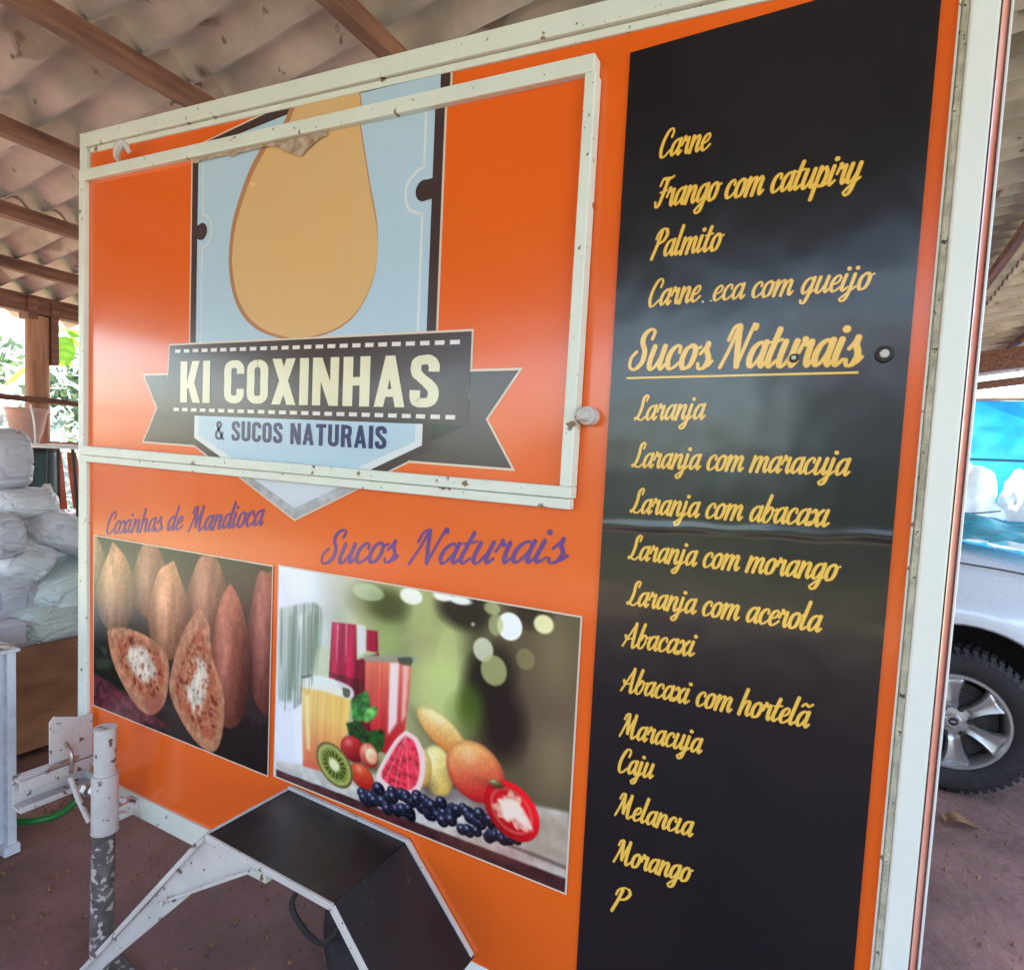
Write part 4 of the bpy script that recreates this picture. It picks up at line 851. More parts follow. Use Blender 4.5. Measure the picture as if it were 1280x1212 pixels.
# trailer wheel under the shelf
tw = MB(); tyre_prof = [(.17, -.075), (.24, -.085), (.285, -.075), (.30, -.05), (.302, 0), (.30, .05), (.285, .075), (.24, .085), (.17, .075)]
cxw, cyw, czw = -.80, .16, .30
tw.lathe(tyre_prof, (cxw, cyw, czw), 'Y', 40); W1 = tw.build('wheel', M['tyre'], TR, smooth=50)
rw = MB(); rw.lathe([(.0, -.05), (.06, -.055), (.09, -.03), (.14, -.03), (.165, -.075), (.175, -.075), (.175, .07)], (cxw, cyw, czw), 'Y', 32); rw.build('rim', M['rust_white'], W1, smooth=50)
ax_ = MB(); ax_.tube([(cxw, .2, .30), (cxw, 1.4, .30)], .03); ax_.box((XL + .1, .3, .36), (XR - .1, .36, .44)); ax_.box((XL + .1, 1.2, .36), (XR - .1, 1.26, .44)); ax_.box((cxw - .05, .3, .28), (cxw + .05, .36, .37)); ax_.build('chassis', M['darkpart'], TR)
W2 = copy_tree(W1, TR); W2.location = (0, 1.2, 0)
cab = MB(); 
for k in range(1): cab.tube([(-1.12 + k * .03, .06 + .02 * k, .44), (-1.15 + k * .03, .04, .36 - .03 * k), (-1.05 + .02 * k, .05, .30 + .02 * k), (-.98, .08, .42)], .007, n=6, sub=5)
cab.build('wiring', M['darkpart'], TR, smooth=True)
# drawbar stub with upright plate
DB = MB(); X_ = -1.945; (ya, za) = PX(25, 982, X_); (yb, zb_) = PX(104, 957, X_); ya -= .0
DB.box((X_ - .055, ya, .470), (X_, .02, .478)); DB.box((X_ - .055, ya, .553), (X_, .02, .561)); DB.box((X_ - .055, ya + .004, .478), (X_ - .049, .02, .553))
DB.box((X_ - .006, ya, .530), (X_ + .002, .02, .561)); DB.box((X_ - .006, ya, .470), (X_ + .002, .02, .487))
DBo = DB.build('drawbar', M['rust_white'], TR, bevel=.0015)
y62, zt62 = PX(62, 900, X_ - .01); y110, zt110 = PX(110, 893, X_ - .01)
pl = MB(); yq = [(y62, .56), (-.012, .56), (-.012, zt110 + .0), (y110 - .03, zt110 + .004), (y62 + .012, zt62 + .006), (y62, zt62 - .008)]
n_ = len(yq); pl.add([(X_ - .016, a, b_) for a, b_ in yq] + [(X_ - .010, a, b_) for a, b_ in yq], [tuple(range(n_)), tuple(range(2 * n_ - 1, n_ - 1, -1))] + [(i, (i + 1) % n_, n_ + (i + 1) % n_, n_ + i) for i in range(n_)])
pl.build('upright_plate', M['rust_white'], DBo, bevel=.002)
hk2 = MB(); a1 = PX(86, 930, X_ + .01); a2 = PX(92, 945, X_ + .03); a3 = PX(90, 966, X_ + .02); hk2.tube([(X_ - .01, *a1), (X_ + .02, *a2), (X_ + .015, *a3)], .006, n=8, sub=5)
hk2.tube([(X_ + .01, PX(55, 968, X_)[0], .566), (X_, PX(70, 966, X_)[0], .572), (X_ - .01, PX(100, 955, X_)[0], .570)], .006, n=6, sub=4); hk2.build('catch', M['steel'], DBo, smooth=True)
# parking jack
jx, jy = -1.735, -.095
J = MB(); J.tube([(jx, jy, .44), (jx, jy, .600)], .0325, n=24); J.tube([(jx, jy, .436), (jx, jy, .4401)], .034, n=24); JO = J.build('jack', M['rust_white'], TR, smooth=40)
J = MB(); J.tube([(jx, jy, .60), (jx, jy, .728)], .0265, n=24); J.tube([(jx, jy, .724), (jx, jy, .731)], .028, n=24); J.build('jack_tube', M['rust_white'], JO, smooth=40)
J = MB(); J.tube([(jx - .004, jy, .44), (jx - .012, jy - .002, .02)], .0285, n=24); J.build('jack_leg', M['rusty'], JO, smooth=40)
J = MB(); J.box((jx - .09, jy - .07, -.012), (jx + .07, jy + .07, .0)); J.tube([(jx - .012, jy, .0), (jx - .012, jy, .03)], .045, n=16); J.build('jack_foot', M['rusty'], JO, bevel=.002)
J = MB(); J.tube([(jx - .03, jy, .535), (jx - .075, jy - .004, .535)], .008, n=10); J.lathe([(0, -.012), (.016, -.012), (.016, .012), (0, .012)], (jx - .045, jy, .535), 'X', 6); J.lathe([(0, -.01), (.018, -.01), (.018, .01), (0, .01)], (jx - .078, jy - .004, .532), 'X', 6)
J.build('clamp_bolt', M['steel'], JO)
J = MB(); h0 = P(88, 972, -.10); h1 = P(112, 1027, -.10); J.tube([(h0[0], -.10, h0[1]), ((h0[0] + h1[0]) / 2 + .002, -.103, (h0[1] + h1[1]) / 2), (h1[0], -.10, h1[1])], .0075, n=10); J.build('clamp_handle', M['rust_white'], JO, smooth=40)
J = MB(); J.box((jx - .02, jy + .02, .455), (jx + .018, -.012, .495)); J.tube([(jx + .02, jy + .03, .475), (jx + .038, jy + .03, .475)], .009); J.tube([(jx + .02, jy + .03, .520), (jx + .040, jy + .03, .520)], .008); J.build('jack_bracket', M['rust_white'], JO, bevel=.002)

# ------------------------------------------------------------------ left: chest, sacks, frame, hose
cx0 = -3.35
CH = thing('storage_chest', (-3.8, .75, 0), 'brown boarded chest with a pale lid under the pile of sacks', 'chest')
c = MB(); c.box((-4.35, .12, .02), (cx0, 1.5, .535)); c.build('chest_body', M['brownboard'], CH, bevel=.004)
c = MB(); c.box((-4.37, .10, .54), (cx0 + .02, 1.52, .585)); c.build('lid', M['paletop'], CH, bevel=.006)
c = MB(); c.box((cx0 + .004, .86, .03), (cx0 + .012, .90, .53)); c.box((cx0 + .004, .13, .03), (cx0 + .012, .17, .53)); c.build('batten', M['brownboard'], CH, bevel=.002)
bx = thing('cardboard_box', (-3.2, .26, 0), 'small pale purple-grey carton beside the sacks on the chest corner', 'box')
ca, cb_ = PX(33, 778, -3.22), PX(33, 806, -3.22)
c = MB(); c.box((-3.5, -.1, .59), (-3.22, ca[0], ca[1])); c.build('carton', M['sack3'], bx, bevel=.004); c = MB(); c.box((-3.37, -.1, ca[1] + .0005), (-3.33, ca[0] - .004, ca[1] + .002)); c.build('flap_tape', M['paletop'], bx)
bx.location = bx.location
def sack(center, size, rot, m, label, seed, neck=None):
    th = thing('sack', (center[0], center[1], center[2] - size[2] * .5), label, 'sack', 'sacks piled on the chest')
    bm = bmesh.new(); bmesh.ops.create_icosphere(bm, subdivisions=6, radius=1); R = Matrix.Rotation(rot[2], 3, 'Z') @ Matrix.Rotation(rot[1], 3, 'Y') @ Matrix.Rotation(rot[0], 3, 'X')
    rng = random.Random(seed); sdv = Vector((seed * 3.1, seed * 1.7, seed * .9))
    for v in bm.verts:
        p = v.co.copy(); q = Vector([math.copysign(abs(a) ** e_, a) for a, e_ in zip(p, (.5, .5, .66))])
        n1 = mn.noise(p * 1.3 + sdv) * .10; n2 = mn.noise(p * 5 + sdv) * .012; cre = -max(0, .10 - abs(mn.noise(p * 2.2 + sdv * 2))) * .75 - abs(mn.noise(Vector((p.x * 6, p.y * 3, p.z * 11)) + sdv)) * .045 - max(0, .06 - abs(mn.noise(Vector((p.x * 5, p.y * 7, p.z * 3)) - sdv))) * .35
        q = q * (1 + n1 + n2 + cre); q.z *= 1 - .22 * (q.y ** 4)
        pinch = 1 - .22 * max(abs(q.y) - .7, 0) / .3; q.x *= pinch
        v.co = R @ Vector((q.x * size[0] / 2, q.y * size[1] / 2, q.z * size[2] / 2)) + Vector((0, 0, size[2] * .5))
    me = bpy.data.meshes.new('sack_body'); bm.to_mesh(me); bm.free(); me.materials.append(m); me.polygons.foreach_set('use_smooth', [True] * len(me.polygons))
    o = bpy.data.objects.new('sack_body', me); COL.objects.link(o); o.parent = th
    if neck:
        k = MB(); e_ = Vector(neck); base = Vector(center) + e_ * .75; n0 = 18; rings = []
        for t, r in ((-.03, .05), (0, .022), (.015, .018), (.03, .03), (.06, .055), (.075, .05)):
            rings.append((t, r))
        dr = e_.normalized(); u = dr.orthogonal().normalized(); v_ = dr.cross(u); vs = []
        for (t, r) in rings:
            for j in range(n0):
                a = 2 * math.pi * j / n0; rr_ = r * (1 + .35 * math.sin(a * 5 + seed) * (t > .02) + .1 * math.sin(a * 9)); vs.append(base + dr * (t + (.012 * math.sin(a * 7) if t > .05 else 0)) + (u * math.cos(a) + v_ * math.sin(a)) * rr_)
        k.add(vs, [(i * n0 + j, i * n0 + (j + 1) % n0, (i + 1) * n0 + (j + 1) % n0, (i + 1) * n0 + j) for i in range(len(rings) - 1) for j in range(n0)] + [tuple(range(5 * n0, 6 * n0))])
        k.build('tied_mouth', M['sackneck'], th, smooth=True)
    return th
def sp3(pxx, pyy, X): y, z = PX(pxx, pyy, X); return (X, y, z)
sack(sp3(44, 771, -3.52), (.46, .36, .19), (0, .05, .12), M['sack2'], 'lowest pale sack, its bunched mouth towards us, resting on the chest lid', 1, neck=(.13, .03, .02))
sack(sp3(104, 768, -3.62), (.42, .24, .19), (0, 0, .1), M['sack1'], 'pale sack at the right foot of the pile, half behind the trailer corner', 2)
sack(sp3(84, 726, -3.58), (.46, .54, .23), (.30, .05, .12), M['sack2'], 'large greenish-white sack lying across the middle of the pile', 3)
sack(sp3(-6, 742, -3.62), (.44, .26, .30), (0, .1, 0), M['sack3'], 'shaded grey sack at the left edge, low in the pile', 4)
sack(sp3(22, 692, -3.60), (.40, .25, .22), (-.4, .15, -.1), M['sack1'], 'short sack slumped between the greenish sack and the left edge', 5)
sack(sp3(72, 663, -3.60), (.46, .38, .20), (-.42, .1, .1), M['sack1'], 'shiny white sack sloping down to the right on top of the pile', 6)
sack(sp3(-6, 668, -3.46), (.34, .17, .22), (.1, 0, 0), M['sack3'], 'small grey sack jutting in at the left edge above the slumped one', 7)
sack(sp3(16, 628, -3.68), (.42, .32, .15), (.05, 0, .1), M['sack1'], 'flattened creased sack just under the upright grey sack', 8, neck=(.06, .10, .03))
sack(sp3(-4, 572, -3.74), (.36, .24, .30), (.12, 0, 0), M['sack3'], 'upright purple-grey sack crowning the pile at the left edge', 9)
# white framed stand at the left edge
FR = thing('display_stand', (-2.75, -.1, 0), 'white metal-framed stand with a glossy top at the lower left edge', 'stand')
(fy0, fz0) = PX(21, 812, -2.60); fyb = .052
for a_, b_ in (((-2.605, fyb - .028, .01), (-2.575, fyb, fz0)), ((-2.605, -.62, .01), (-2.575, -.59, fz0)), ((-3.15, fyb - .03, .01), (-3.12, fyb, fz0)), ((-3.15, -.62, .01), (-3.12, -.59, fz0))):
    f_ = MB(); f_.box(a_, b_); f_.build('leg', M['alu'], FR, bevel=.003)
f_ = MB(); f_.box((-2.625, fyb - .038, .01), (-2.608, fyb - .006, fz0)); f_.build('side_channel', M['alu'], FR, bevel=.002)
f_ = MB(); f_.box((-3.16, -.635, fz0), (-2.57, fyb + .012, fz0 + .012)); f_.build('top_tray', M['alu'], FR, bevel=.004)
f_ = MB(); f_.tube([(-2.62, -.60, fz0 + .02), (-2.60, -.2, fz0 + .035), (-2.60, -.02, fz0 + .03), (-2.59, fyb - .0, fz0 + .01)], .014, n=10, sub=5); f_.build('rim_bar', M['steel'], FR, smooth=True)
f_ = MB(); f_.box((-3.11, -.58, .08), (-2.62, fyb - .05, fz0 - .02)); f_.build('inner_box', M['darkpart'], FR)
f_ = MB(); f_.box((-2.618, fyb - .045, .0), (-2.562, fyb + .006, .035)); f_.box((-2.618, -.63, .0), (-2.562, -.58, .035)); f_.build('foot', M['alu'], FR, bevel=.003)
hs_ = MB(); hp = [GZ(*q) for q in ((-60, 1040), (15, 1031), (45, 1029), (70, 1022), (92, 1006), (100, 985), (96, 972))]
hs_.tube([(a, b_, .012) for a, b_ in hp], .013, n=12, sub=8); tag(hs_.build('garden_hose', M['hose'], smooth=True), 'green garden hose curling over the dirt below the drawbar', 'hose')

# behind the sacks: stools, bucket, chairs by the rail
BK = thing('clay_pot', (-5.0, 1.12, 0), 'pale clay pot hanging from the rail in front of the timber post', 'pot')
(pa, pz) = PX(33, 510, -4.96); (pb, pzb) = PX(33, 552, -4.96)
k = MB(); k.lathe([(0, pzb - .01), (.07, pzb - .01), (.095, pzb + .08), (.115, pz - .03), (.125, pz - .02), (.125, pz + .0), (.11, pz + .0), (.085, pzb + .04), (0, pzb + .02)], (-4.96, pa, 0), 'Z', 28); k.build('pot_body', M['pinkclay'], BK, smooth=40)
k = MB(); k.tube([(-4.62, PX(38, 512, -4.62)[0], pz + .01), (-4.60, PX(41, 540, -4.62)[0], pz - .12), (-4.60, PX(43, 582, -4.62)[0], pzb - .12)], .006, n=6, sub=5); k.build('string', M['whiteplastic'], BK, smooth=True)
BL_ = thing('plastic_barrel', (-4.6, .98, 0), 'dark green plastic barrel standing behind the pile of sacks', 'barrel')
(ba, bz) = PX(42, 560, -4.65); ba -= .05
k = MB(); k.lathe([(0, .0), (.125, 0), (.13, .03), (.135, bz * .33), (.142, bz * .34), (.135, bz * .36), (.135, bz * .66), (.142, bz * .67), (.135, bz * .69), (.13, bz - .05), (.12, bz - .01), (0, bz)], (-4.65, ba + .05, 0), 'Z', 32); k.build('barrel_body', M['teal'], BL_, smooth=40)
k = MB(); k.lathe([(.11, bz - .01), (.115, bz + .01), (.13, bz + .01), (.13, bz - .02)], (-4.65, ba + .05, 0), 'Z', 32); k.build('lid_ring', M['darkpart'], BL_, smooth=40)
ST = thing('round_table', (-4.3, 1.15, 0), 'round white-topped table near the rail behind the sacks', 'table')
(ta, tz) = PX(72, 558, -4.3); k = MB(); k.lathe([(0, tz - .012), (.20, tz - .012), (.21, tz), (.20, tz + .012), (0, tz + .014)], (-4.35, ta, 0), 'Z', 36); k.build('tabletop', M['whiteplastic'], ST, smooth=40)
for a in range(4):
    an = a * math.pi / 2 + .9; k = MB(); k.tube([(-4.35 + .1 * math.cos(an), ta + .1 * math.sin(an), tz - .01), (-4.35 + .2 * math.cos(an), ta + .2 * math.sin(an), 0)], .010, n=8); k.build('leg', M['darkpart'], ST)
def pchair(loc, rz_, label):
    t = thing('plastic_chair', (0, 0, 0), label, 'chair', 'orange plastic chairs stood on end by the rail')
    s = MB(); vs = []
    for i in range(9):
        for j in range(9):
            u = i / 8 - .5; v = j / 8 - .5; vs.append((u * .42, v * .42, .42 + .02 * (abs(u) * 2) ** 3 - .008 * (1 - 4 * v * v)))
    s.add(vs, [(i * 9 + j, i * 9 + j + 1, (i + 1) * 9 + j + 1, (i + 1) * 9 + j) for i in range(8) for j in range(8)]); o = s.build('seat', M['redplastic'], t, smooth=60); md = o.modifiers.new('t', 'SOLIDIFY'); md.thickness = .012
    for kx in range(4):
        s = MB(); x = -.15 + kx * .1; s.add([(x - .03, .20, .44), (x + .03, .20, .44), (x + .034, .26, .70), (x - .034, .26, .70), (x - .03, .29, .84), (x + .03, .29, .84)], [(0, 1, 2, 3), (3, 2, 5, 4)]); o = s.build('back_slat', M['redplastic'], t, smooth=60); md = o.modifiers.new('t', 'SOLIDIFY'); md.thickness = .01
    s = MB(); s.tube([(-.2, .19, .43), (-.21, .26, .72), (-.16, .295, .86), (0, .31, .89), (.16, .295, .86), (.21, .26, .72), (.2, .19, .43)], .014, n=8, sub=5); s.build('back_frame', M['redplastic'], t, smooth=True)
    for (sx, sy) in ((-1, -1), (1, -1), (-1, 1), (1, 1)):
        s = MB(); s.tube([(sx * .18, sy * .18, .42), (sx * .22, sy * .23, 0)], [.024, .016], n=8); s.build('leg', M['redplastic'], t, smooth=True)
    t.location = loc; t.rotation_euler = (0, 0, rz_); return t
pc = pchair((-4.62, PX(82, 600, -4.88)[0], .60), 1.57, 'orange plastic chair on the bench beside the dark barrel, behind the sacks')
c2 = copy_tree(pc); c2.location = (-4.70, PX(82, 600, -4.88)[0] + .48, .60); c2.rotation_euler = (0, 0, .9); c2['label'] = 'second orange plastic chair on the bench, farther behind the trailer'
pb_ = MB(); pb_.box((-5.0, 1.0, 0), (-3.95, 2.1, .04)); pb_.box((-4.98, 1.02, .04), (-3.97, 2.08, .20)); 
PT = thing('timber_bench', (-4.5, 1.5, 0), 'low plank bench under the orange chairs behind the sacks', 'bench'); 
bpl = MB(); _ = [bpl.box((x_, y_, 0), (x_ + .08, y_ + .08, .54)) for x_ in (-4.98, -4.48) for y_ in (ta - .12, ta + .80)]; bpl.build('bench_leg', M['woodpale'], PT)
for k in range(8): q = MB(); q.box((-5.0, ta - .15 + k * .14, .54), (-4.38, ta - .02 + k * .14, .565)); q.build('plank', M['woodpale'], PT, bevel=.003)

# ------------------------------------------------------------------ garden on the left, trees
def leaf_cloud(cs, n, size, seed):
    rs = np.random.RandomState(seed); V = []; Fc = []
    for k in range(n):
        c = cs[rs.randint(len(cs))]; d = rs.normal(size=3); d /= np.linalg.norm(d); r = rs.rand() ** .45
        p = np.array(c[:3]) + d * r * np.array(c[3:6]); a = rs.normal(size=3); a /= np.linalg.norm(a); b2 = np.cross(a, rs.normal(size=3)); b2 /= np.linalg.norm(b2); sz = size * rs.uniform(.6, 1.4)
        o = len(V); V += [tuple(p - a * sz), tuple(p + b2 * sz * .45), tuple(p + a * sz), tuple(p - b2 * sz * .45)]; Fc.append((o, o + 1, o + 2, o + 3))
    m = MB(); m.v = V; m.f = Fc; m.mi = [0] * len(Fc); return m
def tree(x, y, h, r, m, label, seed, n=2600, size=.14, name='tree', group='trees beyond the shed'):
    rs = random.Random(seed); t = thing(name, (x, y, 0), label, 'tree', group); tr = MB(); lobes = []
    tr.tube([(x, y, -.1), (x + rs.uniform(-.1, .1), y, h * .35), (x + rs.uniform(-.2, .2), y + rs.uniform(-.2, .2), h * .8)], [h * .035, h * .026, h * .01], n=9, sub=4)
    for k in range(7):
        a = rs.uniform(0, 6.28); z0 = h * rs.uniform(.3, .6); rr = r * rs.uniform(.5, .95); e = (x + rr * math.cos(a), y + rr * math.sin(a), z0 + h * rs.uniform(.15, .4))
        tr.tube([(x, y, z0), ((x + e[0]) / 2, (y + e[1]) / 2, z0 + (e[2] - z0) * .4), e], [h * .014, h * .009, h * .003], n=6, sub=3); q = r * rs.uniform(.3, .5); lobes.append((*e, q, q, q * .75))
    lobes.append((x, y, h * .85, r * .5, r * .5, h * .16)); tr.build('trunk', M['bark'], t, smooth=True); leaf_cloud(lobes, n, size, seed).build('crown', m, t, fixn=False); return t
tree(-9.6, 2.7, 2.3, 1.0, M['leaf2'], 'pale grey-green bush left of the timber post', 1, 900, .06)
tree(-10.5, 4.6, 2.9, 1.3, M['leaf2'], 'thin-branched shrub seen right of the timber post, under the banana leaves', 2, 700, .06)
tree(-17, 5.2, 4.0, 2.2, M['leaf1'], 'sunlit tree far beyond the rail at the left edge', 3, 1800, .14)
tree(-18.5, 9.5, 4.2, 2.4, M['leaf1'], 'far tree in the garden beside the trailer corner', 4, 1800, .14)
# banana plant
BN = thing('banana_plant', (-6.4, 2.35, 0), 'banana plant with big yellow-green leaves hanging under the roof edge', 'plant')
k = MB(); k.tube([(-6.55, 2.5, 0), (-6.5, 2.45, 1.2), (-6.45, 2.4, 2.1)], [.1, .08, .05], n=12, sub=3); k.build('stem', M['leafy'], BN, smooth=True)
def bleaf(base, tip_, wd, droop):
    k = MB(); b0 = np.array(base); t0 = np.array(tip_); n_ = 12; vs = []; d = t0 - b0; sdn = np.cross(d, (0, 0, 1)); sdn /= np.linalg.norm(sdn)
    for i in range(n_ + 1):
        u = i / n_; c = b0 + d * u + np.array([0, 0, droop * 4 * u * (1 - u)]); w_ = wd * math.sin(math.pi * min(u * .92 + .06, 1)) ** .6
        for sg in (-1, 0, 1): vs.append(tuple(c + sdn * sg * w_ + np.array([0, 0, -.25 * w_ * abs(sg) + .02 * math.sin(i * 2.3 + sg)])))
    k.add(vs, [(3 * i + j, 3 * i + j + 1, 3 * i + j + 4, 3 * i + j + 3) for i in range(n_) for j in range(2)]); k.build('leaf', M['leafy'], BN, smooth=True)
def q3(pxx, pyy, X): y, z = PX(pxx, pyy, X); return (X, y, z)
bleaf(q3(103, 428, -6.2), q3(62, 408, -6.6), .10, .05); bleaf(q3(84, 420, -6.3), q3(74, 458, -6.4), .11, .0); bleaf(q3(88, 412, -6.3), q3(108, 440, -6.5), .10, .05)
bleaf((-6.45, 2.4, 2.1), q3(104, 430, -6.3), .10, .1); bleaf((-6.45, 2.4, 2.1), (-7.4, 2.9, 2.7), .16, .3); bleaf((-6.45, 2.4, 2.1), (-6.1, 3.4, 2.4), .16, .3); bleaf((-6.45, 2.4, 2.1), (-6.9, 1.7, 1.9), .14, .3)
# low wall of the neighbour's plot and plants, these coloured pale to look blown out
GW = MB(); GW.box((-13.2, -14, -.1), (-13.0, 16, 1.25)); tag(GW.build('boundary_wall', M['plaster']), 'pale low boundary wall at the far side of the sunny garden', 'wall')
gc = leaf_cloud([(-12.3, y_, .4, .7, 1.2, .55) for y_ in np.arange(-6, 12, 1.1)], 6000, .07, 33); tag(gc.build('garden_undergrowth', M['leaf2'], fixn=False), 'pale undergrowth along the foot of the boundary wall', 'undergrowth', kind='stuff')

# ------------------------------------------------------------------ behind the camera: what the glossy film mirrors
for i, (x, y, h, r, s_) in enumerate(((-9, -21, 2.9, 2.0, 11), (-4.5, -22, 2.5, 2.0, 12), (-1, -21.5, 2.7, 1.9, 13), (-14.5, -15, 3.4, 2.2, 14), (4.6, -21, 5, 2.6, 15))):
    tree(x, y, h, r, M['leaf1'], ['tree opposite the trailer, left of the middle of the row', 'tree in the row opposite the trailer, second from its left', 'middle tree of the row opposite the trailer', 'outermost left tree of the row opposite the trailer', 'tallest tree opposite the trailer, beside the plastered house'][i], s_, 2600, .17, group='row of trees opposite the trailer')
hd = leaf_cloud([(x_, -7.2 + .15 * math.sin(x_ * 2), z_h, .5, .4, .5 + .06 * math.sin(x_ * 5)) for x_ in np.arange(-14, 3.5, .45) for z_h in (.45, 1.2)], 26000, .06, 44); tag(hd.build('hedge', M['leaf1'], fixn=False), 'dark green hedge opposite the food trailer', 'hedge', kind='stuff')
HS = thing('house', (6, -10, 0), 'unseen grey plastered house added opposite the trailer to darken its reflections, beside the hedge', 'house')  # added out of view to darken the mirror image on the board's right
k = MB(); k.box((-.7, -14, -.1), (8, -8.6, 2.9)); k.build('wall', M['plaster'], HS)
k = MB(); k.add([(-1.1, -14.5, 2.9), (8.5, -14.5, 2.9), (8.5, -8.0, 2.9), (-1.1, -8.0, 2.9), (-1.1, -11.2, 4.2), (8.5, -11.2, 4.2)], [(0, 1, 5, 4), (2, 3, 4, 5), (0, 4, 3), (1, 2, 5), (0, 3, 2, 1)]); k.build('roof', M['claytile'], HS)
k = MB(); k.box((1.2, -8.62, .0), (2.1, -8.55, 2.1)); k.build('door', M['wood'], HS); k = MB(); k.box((3.6, -8.62, 1.0), (5.0, -8.55, 2.0)); k.build('window', M['glass'], HS)

# ------------------------------------------------------------------ right: silver car, tarpaulin, bundles
CARX, CARY = P(1191, 908, 2.62)[0], 2.62; WR = .357
CAR = thing('silver_car', (-.9, 3.5, 0), 'silver off-road car parked behind the trailer with a turquoise sheet over its bonnet', 'car')
xf = CARX; xr2 = CARX - 2.75; y_near, y_far = 2.60, 4.40; ymid = 3.5
def body_sections():
    xs_ = sorted(set(list(np.round(np.linspace(xf - 3.75, xf + .88, 40), 3)) + [round(xf + .47 * math.cos(a), 3) for a in np.linspace(0, math.pi, 25)] + [round(xr2 + .47 * math.cos(a), 3) for a in np.linspace(0, math.pi, 17)]))
    rows = []
    for x in xs_:
        zb = .40
        for xc in (xf, xr2):
            dd = abs(x - xc)
            if dd < .47: zb = max(zb, WR + .02 + math.sqrt(max(.47 ** 2 - dd ** 2, 0)) * .98)
        hood = np.interp(x, [xf - 3.75, xf - 3.6, xf - 1.1, xf - .9, xf - .55, xf, xf + .5, xf + .78, xf + .88], [1.0, 1.08, 1.10, 1.16, 1.215, 1.185, 1.115, .98, .74])
        edge = np.interp(x, [xf - 3.75, xf - 3.5, xf + .3, xf + .7, xf + .88], [.10, .0, .0, .10, .26])
        flare = max(.055 * math.exp(-((abs(x - xf) - .0) / .50) ** 4), .055 * math.exp(-((abs(x - xr2)) / .50) ** 4))
        top = hood; sh = top - .12; belt = sh - .10
        if zb > belt - .02: belt = zb + .02
        sh = max(sh, belt + .02); top = max(top, sh + .03)
        y0 = y_near + .06 + edge
        pr = [(y0 - flare + .012, zb), (y0 - flare, zb + .01), (y0 - flare * 1.0, zb + (belt - zb) * .25), (y0 - flare * .8 - .01, zb + (belt - zb) * .6), (y0 - flare * .35 - .008, belt), (y0 + .012, belt + (sh - belt) * .5), (y0 + .035, sh), (y0 + .09, sh + (top - sh) * .62), (y0 + .2, top - .012), (y0 + .45, top + .012), (ymid, top + .03)]
        full = pr + [(2 * ymid - a, b_) for a, b_ in pr[-2::-1]]
        rows.append([(x, a, b_) for a, b_ in full])
    return rows
rows = body_sections(); nc = len(rows[0]); bm_ = MB(); bm_.add([q for r_ in rows for q in r_], [(i * nc + j, i * nc + j + 1, (i + 1) * nc + j + 1, (i + 1) * nc + j) for i in range(len(rows) - 1) for j in range(nc - 1)] + [tuple(range(nc)), tuple(len(rows) * nc - nc + j for j in range(nc))])
bm_.build('body', M['carpaint'], CAR, smooth=45)
cb2 = MB(); 
sec = [(xf - 3.70, 1.08, 0), (xf - 3.45, 1.70, .16), (xf - 1.9, 1.76, .18), (xf - 1.45, 1.70, .18), (xf - .62, 1.20, .04)]
vs = []
for (x, zt_, ins) in sec: vs += [(x, y_near + .10 + ins, zt_), (x, 2 * ymid - (y_near + .10 + ins), zt_), (x, y_near + .08, 1.06), (x, 2 * ymid - y_near - .08, 1.06)]
fs = []
for i in range(4): a = 4 * i; b2 = a + 4; fs += [(a, a + 1, b2 + 1, b2), (a, b2, b2 + 2, a + 2), (a + 1, a + 3, b2 + 3, b2 + 1)]
cb2.add(vs, fs + [(0, 2, 3, 1), (16, 17, 19, 18)]); cb2.build('cabin', M['carpaint'], CAR, bevel=.03)
gw = MB()
def gq(a, b_, c, d): gw.add([a, b_, c, d], [(0, 1, 2, 3)])
gq((xf - 1.40, y_near + .30, 1.675), (xf - .66, y_near + .20, 1.235), (xf - .66, 2 * ymid - y_near - .20, 1.235), (xf - 1.40, 2 * ymid - y_near - .30, 1.675))
gw.v = [(x + .02, y, z + .012) for x, y, z in gw.v]
gw.build('windscreen', M['glass'], CAR)
for (xa, xb_) in ((-1.42, -.95), (-2.35, -1.48), (-3.3, -2.42)):
    gw = MB(); za = 1.62; 
    gw.add([(xf + xa, y_near + .245, 1.64), (xf + min(xb_, -1.5) if xb_ < -1.4 else xf - 1.40, y_near + .245, 1.64), (xf + xb_ + (.15 if xb_ > -1 else 0), y_near + .087, 1.16), (xf + xa, y_near + .087, 1.16)], [(0, 1, 2, 3)]); gw.build('side_window', M['glass'], CAR)
for xc, nm in ((xf, 'front'), (xr2, 'rear')):
    li = MB(); vs = []; n_ = 20
    for i in range(n_ + 1):
        a = math.pi * i / n_ ; vs += [(xc + .455 * math.cos(a), y_near + .045, WR + .02 + .445 * math.sin(a)), (xc + .455 * math.cos(a), y_near + .5, WR + .02 + .445 * math.sin(a))]
    li.add(vs, [(2 * i, 2 * i + 1, 2 * i + 3, 2 * i + 2) for i in range(n_)] + [tuple(2 * i + 1 for i in range(n_ + 1))]); li.build('wheel_arch', M['darkpart'], CAR)
